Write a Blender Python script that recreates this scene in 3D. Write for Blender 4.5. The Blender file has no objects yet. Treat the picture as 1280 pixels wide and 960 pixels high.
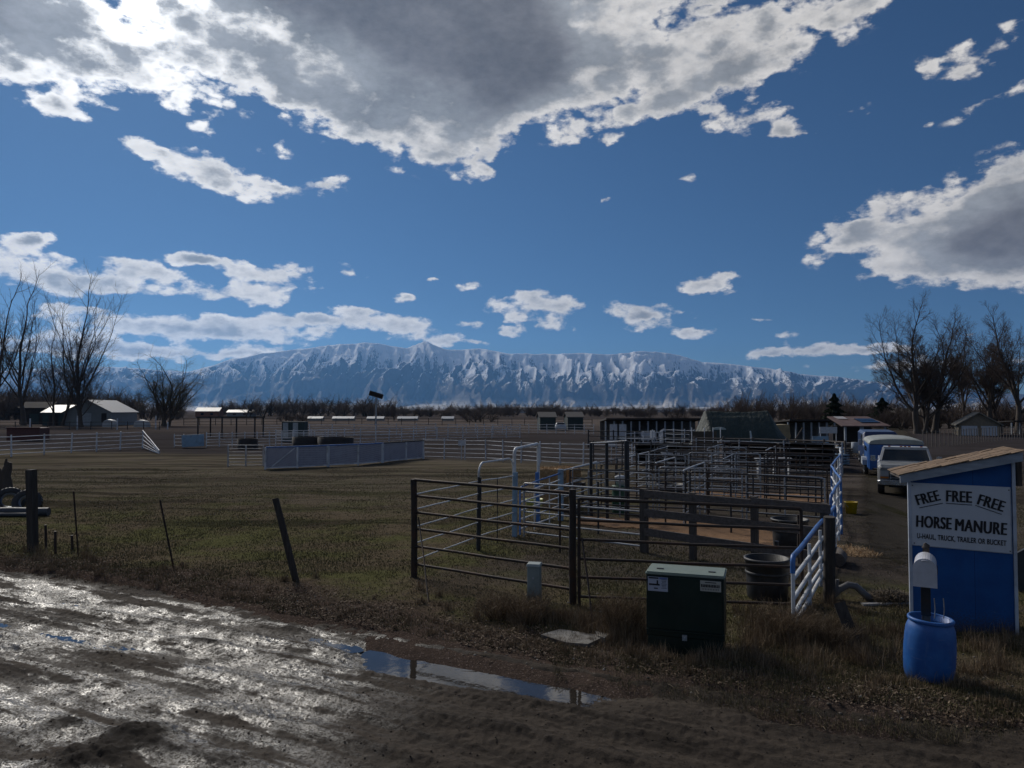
import bpy, math, random
import numpy as np
from mathutils import Vector, Matrix, Euler, noise as mnoise
R = math.radians
random.seed(7)
scene = bpy.context.scene
# ------------------------------------------------------------------ camera
F = 925.0
PITCH = math.atan(32/925.0)
CAMZ = 3.2
cam_d = bpy.data.cameras.new("Camera"); cam = bpy.data.objects.new("camera", cam_d)
scene.collection.objects.link(cam); scene.camera = cam
cam_d.sensor_width = 36; cam_d.lens = 36*F/1280.0
cam_d.clip_start = 0.1; cam_d.clip_end = 80000
cam.location = (0, 0, CAMZ); cam.rotation_euler = (math.pi/2 + PITCH, 0, 0)
# ------------------------------------------------------------------ world
SUN_AZ, SUN_EL = -32.0, 35.0        # degrees, azimuth from +Y to +X
def dirv(az, el):
    a, e = R(az), R(el)
    return Vector((math.sin(a)*math.cos(e), math.cos(a)*math.cos(e), math.sin(e)))
def pix_dir(px, py):
    u, v = (px-640)/F, -(py-480)/F
    c, s = math.cos(PITCH), math.sin(PITCH)
    return Vector((u, c - s*v, s + c*v))
def pix_azel(px, py):
    d = pix_dir(px, py).normalized()
    return math.atan2(d.x, d.y), math.asin(d.z)
world = bpy.data.worlds.new("World"); scene.world = world; world.use_nodes = True
nt = world.node_tree; nt.nodes.clear()
class NB:
    """small helper that writes node graphs"""
    def __init__(s, t): s.t = t
    def n(s, typ, **kw):
        nd = s.t.nodes.new(typ)
        for k, v in kw.items(): setattr(nd, k, v)
        return nd
    def put(s, nd, i, v):
        if v is None: return
        if hasattr(v, 'is_output'): s.t.links.new(v, nd.inputs[i])
        else: nd.inputs[i].default_value = v
    def m(s, op, a, b=None, c=None, clamp=False):
        nd = s.n('ShaderNodeMath', operation=op, use_clamp=clamp)
        for i, v in enumerate((a, b, c)):
            s.put(nd, i, v)
        return nd.outputs[0]
    def vm(s, op, a, b=None, c=None):
        nd = s.n('ShaderNodeVectorMath', operation=op)
        for i, v in enumerate((a, b, c)): s.put(nd, i, v)
        return nd.outputs[0] if op not in ('LENGTH', 'DOT_PRODUCT', 'DISTANCE') else nd.outputs['Value']
    def vscale(s, a, k):
        nd = s.n('ShaderNodeVectorMath', operation='SCALE'); s.put(nd, 0, a); s.put(nd, 'Scale', k); return nd.outputs[0]
    def noise(s, vec, scale, detail=4, rough=0.55, dist=0.0, color=False, dim='3D', lac=2.0):
        nd = s.n('ShaderNodeTexNoise', noise_dimensions=dim)
        s.put(nd, 'Vector', vec); s.put(nd, 'Scale', scale); s.put(nd, 'Detail', detail)
        s.put(nd, 'Roughness', rough); s.put(nd, 'Distortion', dist); s.put(nd, 'Lacunarity', lac)
        return nd.outputs['Color' if color else 'Fac']
    def voro(s, vec, scale, feature='F1', out='Distance', rnd=1.0):
        nd = s.n('ShaderNodeTexVoronoi', feature=feature)
        s.put(nd, 'Vector', vec); s.put(nd, 'Scale', scale); s.put(nd, 'Randomness', rnd)
        return nd.outputs[out]
    def ss(s, v, a, b, lo=0.0, hi=1.0, interp='SMOOTHSTEP'):
        nd = s.n('ShaderNodeMapRange', interpolation_type=interp, clamp=True)
        for k, x in (('Value', v), ('From Min', a), ('From Max', b), ('To Min', lo), ('To Max', hi)): s.put(nd, k, x)
        return nd.outputs[0]
    def mix(s, fac, a, b, blend='MIX'):
        nd = s.n('ShaderNodeMix', data_type='RGBA', blend_type=blend)
        s.put(nd, 0, fac)
        for i, v in ((6, a), (7, b)):
            if isinstance(v, (tuple, list)) and len(v) == 3: v = (*v, 1)
            s.put(nd, i, v)
        return nd.outputs[2]
    def mixf(s, fac, a, b):
        nd = s.n('ShaderNodeMix', data_type='FLOAT')
        s.put(nd, 0, fac); s.put(nd, 2, a); s.put(nd, 3, b)
        return nd.outputs[0]
    def mapping(s, vec, loc=(0,0,0), rot=(0,0,0), scale=(1,1,1), vt='POINT'):
        nd = s.n('ShaderNodeMapping', vector_type=vt)
        s.put(nd, 'Vector', vec); s.put(nd, 'Location', loc); s.put(nd, 'Rotation', rot); s.put(nd, 'Scale', scale)
        return nd.outputs[0]
    def sep(s, v):
        nd = s.n('ShaderNodeSeparateXYZ'); s.put(nd, 0, v); return nd.outputs
    def comb(s, x, y, z):
        nd = s.n('ShaderNodeCombineXYZ'); s.put(nd, 0, x); s.put(nd, 1, y); s.put(nd, 2, z); return nd.outputs[0]

w = NB(nt)
tc = w.n('ShaderNodeTexCoord')
sky = w.n('ShaderNodeTexSky', sky_type='NISHITA', sun_disc=False)
sky.sun_elevation = R(SUN_EL); sky.sun_rotation = R(SUN_AZ)
sky.altitude = 1400; sky.air_density = 1.0; sky.dust_density = 0.35; sky.ozone_density = 3.0
D = w.vm('NORMALIZE', tc.outputs['Generated'])
dx, dy, dz = w.sep(D)
az = w.m('ARCTAN2', dx, dy); el = w.m('ARCSINE', dz)
ae = w.comb(az, el, 0.0)
# noise space: az / el stretched a little so the puffs lie flatter towards the horizon
elf = w.m('MULTIPLY', el, 1.75)
nv = w.comb(az, elf, 0.37)
warp = w.noise(nv, 5.0, 3, 0.55, color=True)
warp = w.vm('SUBTRACT', warp, (0.5, 0.5, 0.5))
warp2 = w.noise(nv, 26.0, 4, 0.6, color=True)
warp2 = w.vm('SUBTRACT', warp2, (0.5, 0.5, 0.5))
aew = w.vm('ADD', ae, w.vm('MULTIPLY', warp, (0.035, 0.014, 0)))
aew = w.vm('ADD', aew, w.vm('MULTIPLY', warp2, (0.030, 0.017, 0)))
# each cloud of the sky: photo centre x,y, half sizes, tilt, weight -> stored as azimuth / elevation
CL = [
 (10,30,170,90,16,1.5),(130,50,170,52,24,1.15),(370,112,180,40,22,1.25),(235,55,110,34,34,1.0),(440,-20,240,140,14,3.4),(580,40,120,110,20,2.3),
 (360,-150,330,150,0,2.6),(-200,-40,250,120,0,1.6),(60,-190,420,130,0,2.0),(520,160,110,42,22,1.2),(610,150,50,40,0,0.9),(700,40,110,80,-10,1.5),
 (780,85,170,62,-14,1.15),(930,62,140,52,-10,1.05),(840,125,150,22,-14,0.9),(940,148,64,24,8,1.0),(985,168,30,9,0,.7),
 (1070,5,80,20,0,1.1),(780,-70,280,80,0,1.5),
 (250,208,105,24,14,1.2),(168,180,38,14,10,.8),(412,232,38,16,-8,.9),(355,236,52,13,5,.8),
 (1260,270,190,72,-10,1.7),(1200,315,150,42,4,1.2),(1075,285,75,26,-26,1.0),(1400,280,200,100,0,1.6),
 (75,345,160,22,4,1.35),(10,305,60,16,0,.7),(238,320,45,11,0,.9),(180,338,60,10,8,.9),(330,345,85,18,4,1.1),(300,370,70,14,2,1.15),(436,339,24,11,0,.9),
 (240,412,200,17,2,1.45),(190,441,280,11,0,1.15),(330,400,70,9,-4,.8),(110,385,70,7,3,.7),(40,428,130,14,0,1.0),(405,400,62,17,4,1.0),(508,406,66,18,4,1.3),(450,386,24,7,0,.8),
 (574,357,22,8,0,.8),(509,372,16,6,0,.8),(538,348,8,4,0,.7),(680,384,66,18,2,1.2),(685,409,36,11,0,.9),(628,415,18,7,0,.7),(586,404,26,7,0,.8),
 (873,355,42,12,0,1.1),(812,392,54,19,0,1.2),(866,414,30,8,0,1.0),(959,400,24,5,0,.7),(985,420,22,9,0,.8),(1030,438,90,10,2,1.0),(960,443,44,7,0,.8),
 (1090,436,40,9,0,.8),(1240,62,95,22,-12,.75),(1155,86,18,14,0,.6),(1137,158,18,18,0,.65),(1235,125,60,11,-18,.5),(1180,100,30,8,-10,.5),(905,343,14,6,0,.7),(537,349,9,5,0,.8),(760,250,6,3,0,.4),(1000,395,10,3,0,.5),(250,325,36,9,0,.8),(155,325,40,9,6,.8),(40,300,26,9,0,.8),(60,296,10,5,0,.7),(595,428,16,6,0,.7),(640,398,16,6,0,.7),(1070,136,20,10,0,.5),
 (757,176,14,7,0,.6),(340,182,26,13,0,.65),(75,136,44,12,8,.8),(610,213,12,7,0,.55),(858,224,12,6,0,.5),(1195,420,16,4,0,.4),(1140,455,120,8,0,.8),
 (560,425,60,8,0,.7),(1500,60,200,120,0,1.5),(-300,330,260,40,0,1.6),
]
dens = None
for (cx, cy, rx, ry, rot, wt) in CL:
    a0, e0 = pix_azel(cx, cy)
    a1, _ = pix_azel(cx+5, cy); _, e1 = pix_azel(cx, cy+5)
    sx = abs(a1-a0)/5; sy = abs(e1-e0)/5
    mp = w.mapping(aew, (a0, e0, 0), (0, 0, -R(rot)), (rx*sx*1.3, ry*sy*1.3, 1), 'TEXTURE')
    g = w.n('ShaderNodeTexGradient', gradient_type='SPHERICAL'); nt.links.new(mp, g.inputs[0])
    dens = w.m('MULTIPLY', g.outputs['Fac'], wt) if dens is None else w.m('MULTIPLY_ADD', g.outputs['Fac'], wt, dens)
# rest of the sky dome behind the camera: loose broken cloud
back = w.m('MULTIPLY', w.ss(dy, 0.35, -0.2), w.ss(dz, 0.0, 0.2))
bk = w.ss(w.noise(D, 2.2, 3, 0.5), 0.45, 0.7)
dens = w.m('MULTIPLY_ADD', w.m('MULTIPLY', back, bk), 0.8, dens)
fb = w.noise(nv, 17.0, 9, 0.62)
fb2 = w.noise(nv, 60.0, 6, 0.62)
nvw = w.vm('ADD', nv, w.vm('MULTIPLY', warp2, (.035, .035, 0)))
bil = w.m('ADD', w.m('MULTIPLY', w.m('SUBTRACT', .42, w.voro(nvw, 21.0)), 1.0), w.m('MULTIPLY', w.m('SUBTRACT', .42, w.voro(nvw, 52.0)), .5))
fbc = w.m('ADD', bil, w.m('ADD', w.m('MULTIPLY', w.m('SUBTRACT', fb, 0.5), 2.5), w.m('MULTIPLY', w.m('SUBTRACT', fb2, 0.5), 0.8)))
damp = w.ss(dens, 0.0, 1.4, 1.0, 0.75)
rho = w.m('ADD', dens, w.m('MULTIPLY', fbc, damp))
rho = w.m('SUBTRACT', rho, 0.235)
inside = w.ss(dens, 0.0, 0.16)
alpha = w.m('MULTIPLY', w.ss(rho, -0.04, 0.46), inside)
thick = w.ss(w.m('ADD', rho, w.m('MULTIPLY', w.m('SUBTRACT', w.noise(nv, 11.0, 5, 0.6), 0.5), 1.6)), 0.34, 1.20)
warp_s = w.noise(nv, 6.0, 5, 0.6)
deep = w.ss(w.m('ADD', dens, w.m('MULTIPLY', w.m('SUBTRACT', warp_s, 0.5), 1.4)), 1.5, 2.9)
# closeness to the sun
sd = dirv(SUN_AZ, SUN_EL)
cosd = w.vm('DOT_PRODUCT', D, tuple(sd))
ang = w.m('ARCCOSINE', w.m('MINIMUM', cosd, 1.0))
near = w.m('EXPONENT', w.m('MULTIPLY', ang, -4.2))          # wide
core = w.m('EXPONENT', w.m('MULTIPLY', ang, -15.0))         # tight
lite = w.m('ADD', 0.90, w.m('ADD', w.m('MULTIPLY', near, 1.0), w.m('MULTIPLY', core, 16.0)))
litcol = w.vscale(w.mix(w.ss(near, 0.0, 0.5), (1.0, 0.965, 0.93), (1.0, 0.995, 0.98)), lite)
gn = w.noise(nv, 7.0, 5, 0.5)
gl = w.m('MULTIPLY', w.mixf(deep, 1.0, 0.50), w.ss(gn, 0.3, 0.7, 0.30, 0.50, interp='LINEAR'))
gl = w.m('ADD', gl, w.m('MULTIPLY', core, 2.0))
gcol = w.vscale(w.mix(deep, (0.93, 0.97, 1.03), (0.97, 0.96, 1.02)), gl)
ccol = w.mix(thick, litcol, gcol)
# extra streaks inside the cloud
ccol = w.vscale(ccol, w.ss(w.m('ADD', fb2, w.m('MULTIPLY', bil, .35)), 0.25, 0.85, 0.82, 1.16, interp='LINEAR'))
ccol = w.vscale(ccol, 1/0.0465)
skyc = w.mix(1.0, sky.outputs[0], w.mix(w.ss(el, 0.0, 0.42), (0.50, 0.72, 0.99), (0.66, 0.92, 1.15)), 'MULTIPLY')
fin = w.mix(alpha, skyc, ccol)
bg = w.n('ShaderNodeBackground'); bg.inputs['Strength'].default_value = 0.05
nt.links.new(fin, bg.inputs[0])
wo = w.n('ShaderNodeOutputWorld'); nt.links.new(bg.outputs[0], wo.inputs[0])
world.cycles.sampling_method = 'MANUAL'; world.cycles.sample_map_resolution = 1024
# ------------------------------------------------------------------ sun
sl = bpy.data.lights.new("Sun", 'SUN'); sl.energy = 4.2; sl.angle = R(20); sl.color = (1.0, 0.94, 0.85)
so = bpy.data.objects.new("sun", sl); scene.collection.objects.link(so)
so.rotation_euler = (-sd).to_track_quat('-Z', 'Y').to_euler()
# ------------------------------------------------------------------ render settings
vs = scene.view_settings; vs.view_transform = 'Standard'; vs.look = 'None'; vs.exposure = -0.55; vs.gamma = 1.0
vs.use_curve_mapping = False
scene.render.engine = 'CYCLES'
cy = scene.cycles
cy.use_denoising = True
try: cy.denoiser = 'OPENIMAGEDENOISE'
except Exception: pass
cy.max_bounces = 5; cy.diffuse_bounces = 2; cy.glossy_bounces = 3; cy.transparent_max_bounces = 6; cy.volume_bounces = 1
cy.sample_clamp_indirect = 8; cy.caustics_reflective = False; cy.caustics_refractive = False
# ================================================================== helpers
C = scene.collection
def P3(o, label=None, cat=None, group=None, kind=None):
    if label: o['label'] = label
    if cat: o['category'] = cat
    if group: o['group'] = group
    if kind: o['kind'] = kind
    return o
def pt(px, py, Y):
    """point at depth Y seen at photo pixel"""
    d = pix_dir(px, py); k = Y/d.y
    return Vector((d.x*k, Y, CAMZ + d.z*k))
def gp(px, py, z=0.0):
    """point on the level ground seen at photo pixel"""
    d = pix_dir(px, py); k = (z-CAMZ)/d.z
    return Vector((d.x*k, d.y*k, z))
def depth_of(py): return gp(640, py).y
def xat(px, Y):
    d = pix_dir(px, 512); return d.x/d.y*Y
def hz(px_h, Y): return px_h*Y/F

class MB:
    def __init__(s): s.v = []; s.f = []; s.mi = []; s.smooth = []
    def add(s, vs_, fs, mi=0, smooth=False):
        o = len(s.v); s.v.extend([tuple(v) for v in vs_])
        for f in fs: s.f.append(tuple(i+o for i in f)); s.mi.append(mi); s.smooth.append(smooth)
    def box(s, c, size, rot=None, mi=0, taper=1.0):
        x, y, z = size[0]/2, size[1]/2, size[2]/2
        vs_ = [Vector(p) for p in ((-x,-y,-z),(x,-y,-z),(x,y,-z),(-x,y,-z),(-x*taper,-y*taper,z),(x*taper,-y*taper,z),(x*taper,y*taper,z),(-x*taper,y*taper,z))]
        if rot is not None:
            m = rot if isinstance(rot, Matrix) else Euler(rot).to_matrix()
            vs_ = [m @ v for v in vs_]
        c = Vector(c)
        s.add([v+c for v in vs_], [(0,3,2,1),(4,5,6,7),(0,1,5,4),(1,2,6,5),(2,3,7,6),(3,0,4,7)], mi)
    def beam(s, a, b, w_, h_, mi=0, up=Vector((0,0,1))):
        """box from a to b, w_ sideways, h_ along up"""
        a, b = Vector(a), Vector(b); d = (b-a); L = d.length; d.normalize()
        side = d.cross(up)
        if side.length < 1e-4: side = Vector((1,0,0))
        side.normalize(); u = side.cross(d).normalized()
        vs_ = []
        for q in (a, b):
            for (i, j) in ((-1,-1),(1,-1),(1,1),(-1,1)):
                vs_.append(q + side*(w_/2*i) + u*(h_/2*j))
        s.add(vs_, [(0,3,2,1),(4,5,6,7),(0,1,5,4),(1,2,6,5),(2,3,7,6),(3,0,4,7)], mi)
    def tube(s, pts, rad, n=6, mi=0, cap=True, smooth=True):
        pts = [Vector(p) for p in pts]
        if not isinstance(rad, (list, tuple)): rad = [rad]*len(pts)
        rings = []; prev = None
        for i, p in enumerate(pts):
            if i == 0: t = pts[1]-pts[0]
            elif i == len(pts)-1: t = pts[-1]-pts[-2]
            else: t = (pts[i+1]-pts[i]).normalized() + (pts[i]-pts[i-1]).normalized()
            if t.length < 1e-9: t = Vector((0,0,1))
            t.normalize()
            if prev is None:
                a = Vector((0,0,1)) if abs(t.z) < .9 else Vector((1,0,0))
                u = t.cross(a).normalized()
            else:
                u = (prev - t*prev.dot(t))
                if u.length < 1e-6: u = t.cross(Vector((1,0,0)))
                u.normalize()
            prev = u; v = t.cross(u)
            rings.append([p + (u*math.cos(2*math.pi*k/n) + v*math.sin(2*math.pi*k/n))*rad[i] for k in range(n)])
        vs_ = [q for r in rings for q in r]; fs = []
        for i in range(len(pts)-1):
            for k in range(n):
                fs.append((i*n+k, i*n+(k+1)%n, (i+1)*n+(k+1)%n, (i+1)*n+k))
        s.add(vs_, fs, mi, smooth)
        if cap:
            s.add(rings[0], [tuple(reversed(range(n)))], mi); s.add(rings[-1], [tuple(range(n))], mi)
    def lathe(s, prof, c=(0,0,0), n=24, mi=0, smooth=True, cap=True):
        c = Vector(c); vs_ = []; fs = []
        for (r, z) in prof:
            for k in range(n):
                a = 2*math.pi*k/n; vs_.append(c + Vector((r*math.cos(a), r*math.sin(a), z)))
        for i in range(len(prof)-1):
            for k in range(n): fs.append((i*n+k, i*n+(k+1)%n, (i+1)*n+(k+1)%n, (i+1)*n+k))
        s.add(vs_, fs, mi, smooth)
        if cap:
            if prof[0][0] > 1e-4: s.add(vs_[:n], [tuple(reversed(range(n)))], mi)
            if prof[-1][0] > 1e-4: s.add(vs_[-n:], [tuple(range(n))], mi)
    def prism(s, poly, d, mi=0, smooth=False):
        """extrude polygon (3d points) by vector d"""
        d = Vector(d); n = len(poly); poly = [Vector(p) for p in poly]
        vs_ = poly + [p+d for p in poly]
        fs = [tuple(range(n)), tuple(reversed(range(n, 2*n)))]
        s.add(vs_, fs, mi)
        s.add(vs_, [(i, i+n, (i+1)%n+n, (i+1)%n) for i in range(n)], mi, smooth)
    def build(s, name, mats, parent=None, loc=None, bevel=0, recalc=False):
        me = bpy.data.meshes.new(name); me.from_pydata(s.v, [], s.f)
        if not isinstance(mats, (list, tuple)): mats = [mats]
        for m in mats: me.materials.append(m)
        me.polygons.foreach_set('material_index', s.mi)
        me.polygons.foreach_set('use_smooth', s.smooth)
        me.update()
        if recalc:
            import bmesh
            b = bmesh.new(); b.from_mesh(me); bmesh.ops.recalc_face_normals(b, faces=b.faces); b.to_mesh(me); b.free()
        o = bpy.data.objects.new(name, me); C.objects.link(o)
        if parent: o.parent = parent
        if loc is not None: o.location = loc
        if bevel:
            bv = o.modifiers.new('bevel', 'BEVEL'); bv.width = bevel; bv.segments = 2; bv.limit_method = 'ANGLE'
        return o
def empty(name, loc, rz=0.0):
    o = bpy.data.objects.new(name, None); C.objects.link(o); o.location = loc; o.rotation_euler = (0, 0, rz); o.empty_display_size = .2
    return o
def kids(o): return [c for c in bpy.data.objects if c.parent == o]
def copy_tree(o, parent=None, _cache={}):
    c = o.copy(); C.objects.link(c); c.parent = parent
    if o.name not in _cache: _cache[o.name] = kids(o)
    for ch in _cache[o.name]: copy_tree(ch, c)
    return c
def grid_mesh(name, X, Y, Z, mat, smooth=True):
    ny, nx = X.shape
    co = np.stack([X, Y, Z], -1).reshape(-1, 3).astype(np.float32)
    idx = np.arange(nx*ny).reshape(ny, nx)
    q = np.stack([idx[:-1, :-1], idx[:-1, 1:], idx[1:, 1:], idx[1:, :-1]], -1).reshape(-1, 4).astype(np.int32)
    me = bpy.data.meshes.new(name); me.vertices.add(len(co)); me.vertices.foreach_set('co', co.ravel())
    me.loops.add(q.size); me.loops.foreach_set('vertex_index', q.ravel())
    me.polygons.add(len(q)); me.polygons.foreach_set('loop_start', np.arange(0, q.size, 4, dtype=np.int32))
    me.polygons.foreach_set('loop_total', np.full(len(q), 4, np.int32))
    me.polygons.foreach_set('use_smooth', np.full(len(q), smooth, bool))
    me.update(calc_edges=True); me.validate()
    me.materials.append(mat)
    o = bpy.data.objects.new(name, me); C.objects.link(o); return o
def tri_mesh(name, verts, faces_k, mat, parent=None):
    """verts (n,3) array, faces (m,k) int array"""
    me = bpy.data.meshes.new(name); k = faces_k.shape[1]
    me.vertices.add(len(verts)); me.vertices.foreach_set('co', verts.astype(np.float32).ravel())
    fk = faces_k.astype(np.int32)
    me.loops.add(fk.size); me.loops.foreach_set('vertex_index', fk.ravel())
    me.polygons.add(len(fk)); me.polygons.foreach_set('loop_start', np.arange(0, fk.size, k, dtype=np.int32))
    me.polygons.foreach_set('loop_total', np.full(len(fk), k, np.int32))
    me.update(calc_edges=True)
    if not isinstance(mat, (list, tuple)): mat = [mat]
    for m in mat: me.materials.append(m)
    o = bpy.data.objects.new(name, me); C.objects.link(o)
    if parent: o.parent = parent
    return o
# ---- numpy value noise
def _h(ix, iy, seed):
    n = (ix.astype(np.int64)*374761393 + iy.astype(np.int64)*668265263 + seed*1442695041) & 0xFFFFFFFF
    n = ((n ^ (n >> 13))*1274126177) & 0xFFFFFFFF
    n = (n ^ (n >> 16)) & 0xFFFFFFFF
    return n.astype(np.float64)/0xFFFFFFFF
def vnoise(x, y, seed=0):
    ix, iy = np.floor(x), np.floor(y); fx, fy = x-ix, y-iy
    fx = fx*fx*fx*(fx*(fx*6-15)+10); fy = fy*fy*fy*(fy*(fy*6-15)+10)
    a = _h(ix, iy, seed); b = _h(ix+1, iy, seed); c = _h(ix, iy+1, seed); d = _h(ix+1, iy+1, seed)
    return a*(1-fx)*(1-fy)+b*fx*(1-fy)+c*(1-fx)*fy+d*fx*fy
def fbm(x, y, oct=5, gain=.5, seed=0, lac=2.03):
    t = np.zeros_like(x, dtype=float); a = 1.0; n = 0
    for i in range(oct):
        t += a*vnoise(x, y, seed+i*17); n += a; a *= gain; x = x*lac+13.7; y = y*lac+7.1
    return t/n
def ridged(x, y, oct=4, gain=.5, seed=0):
    t = np.zeros_like(x, dtype=float); a = 1.0; n = 0
    for i in range(oct):
        t += a*(1-np.abs(2*vnoise(x, y, seed+i*31)-1)); n += a; a *= gain; x = x*2.1+5.3; y = y*2.1+9.7
    return t/n
def sstep(v, a, b):
    t = np.clip((v-a)/(b-a), 0, 1); return t*t*(3-2*t)
# ================================================================== materials
def newmat(name):
    m = bpy.data.materials.new(name); m.use_nodes = True; t = m.node_tree; t.nodes.clear()
    b = NB(t); pr = b.n('ShaderNodeBsdfPrincipled'); o = b.n('ShaderNodeOutputMaterial')
    t.links.new(pr.outputs[0], o.inputs[0])
    return m, b, pr
def setp(b, pr, **kw):
    names = dict(col='Base Color', rough='Roughness', metal='Metallic', nrm='Normal', spec='Specular IOR Level', coat='Coat Weight', coatr='Coat Roughness', trans='Transmission Weight', alpha='Alpha', sheen='Sheen Weight')
    for k, v in kw.items():
        if k == 'col' and isinstance(v, (tuple, list)) and len(v) == 3: v = (*v, 1)
        b.put(pr, names[k], v)
def bump(b, h, strength=.5, dist=.02, nrm=None):
    nd = b.n('ShaderNodeBump'); b.put(nd, 'Height', h); b.put(nd, 'Strength', strength); b.put(nd, 'Distance', dist); b.put(nd, 'Normal', nrm)
    return nd.outputs[0]
def simple(name, col, rough=.6, metal=0., var=.18, scale=6., bumps=.15, dirt=None, dirt_amt=.4, stretch=(1,1,1), spec=.5):
    m, b, pr = newmat(name)
    t = b.n('ShaderNodeTexCoord').outputs['Object']; oi = b.n('ShaderNodeObjectInfo').outputs['Random']
    v = b.vm('ADD', b.mapping(t, scale=stretch), b.comb(b.m('MULTIPLY', oi, 37.0), b.m('MULTIPLY', oi, 11.0), 0.0))
    n1 = b.noise(v, scale, 6, .6)
    lo = tuple(c*(1-var) for c in col); hi = tuple(min(1, c*(1+var)) for c in col)
    c = b.mix(b.ss(n1, .3, .7, interp='LINEAR'), lo, hi)
    if dirt is not None:
        n2 = b.noise(v, scale*.45, 8, .65)
        c = b.mix(b.m('MULTIPLY', b.ss(n2, .48, .64), dirt_amt), c, dirt)
    setp(b, pr, col=c, rough=b.ss(n1, .2, .8, max(0, rough-.08), min(1, rough+.1), interp='LINEAR'), metal=metal, spec=spec)
    if bumps: setp(b, pr, nrm=bump(b, b.noise(v, scale*4, 5, .6), bumps, .01))
    return m
# ================================================================== ground
EX, EY = -1.1, 10.4                                # a point of the road's edge
DS = Vector((0.894, -0.447)); DN = Vector((-0.447, -0.894))
def road_w(x, y):                                  # distance into the road from its edge (numpy)
    s = (x-EX)*DS.x + (y-EY)*DS.y
    wv = (x-EX)*DN.x + (y-EY)*DN.y
    edge = 0.35*np.sin(s*0.33+1.0)*0.5 + 0.25*(fbm(s*.8, s*0+3.1, 4, .6, 5)-.5)*2 - 0.035*np.clip(s-4, 0, 9)
    return wv - edge
def gz(x, y):
    x = np.asarray(x, float); y = np.asarray(y, float)
    r = np.sqrt(x*x+y*y)
    near = 1-sstep(r, 45, 110)
    z = ((fbm(x*.35, y*.35, 4, .5, 3)-.5)*.16 + (fbm(x*2.2, y*2.2, 4, .6, 9)-.5)*.07*(1-sstep(r, 20, 40)))*near
    z = z*(1-.6*sstep(np.abs(x-5.5-(y-10)*.16), 2.2, .8))
    rw = road_w(x, y)
    z = z + .05*np.exp(-((rw+.5)/.35)**2)*near     # small berm pushed up along the edge
    z = np.where(rw > 0, np.minimum(z, z*0 - .02 - .25*sstep(rw, 0.0, .9)), z)
    return z
def gz1(x, y): return float(gz(np.array([x]), np.array([y]))[0])

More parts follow.
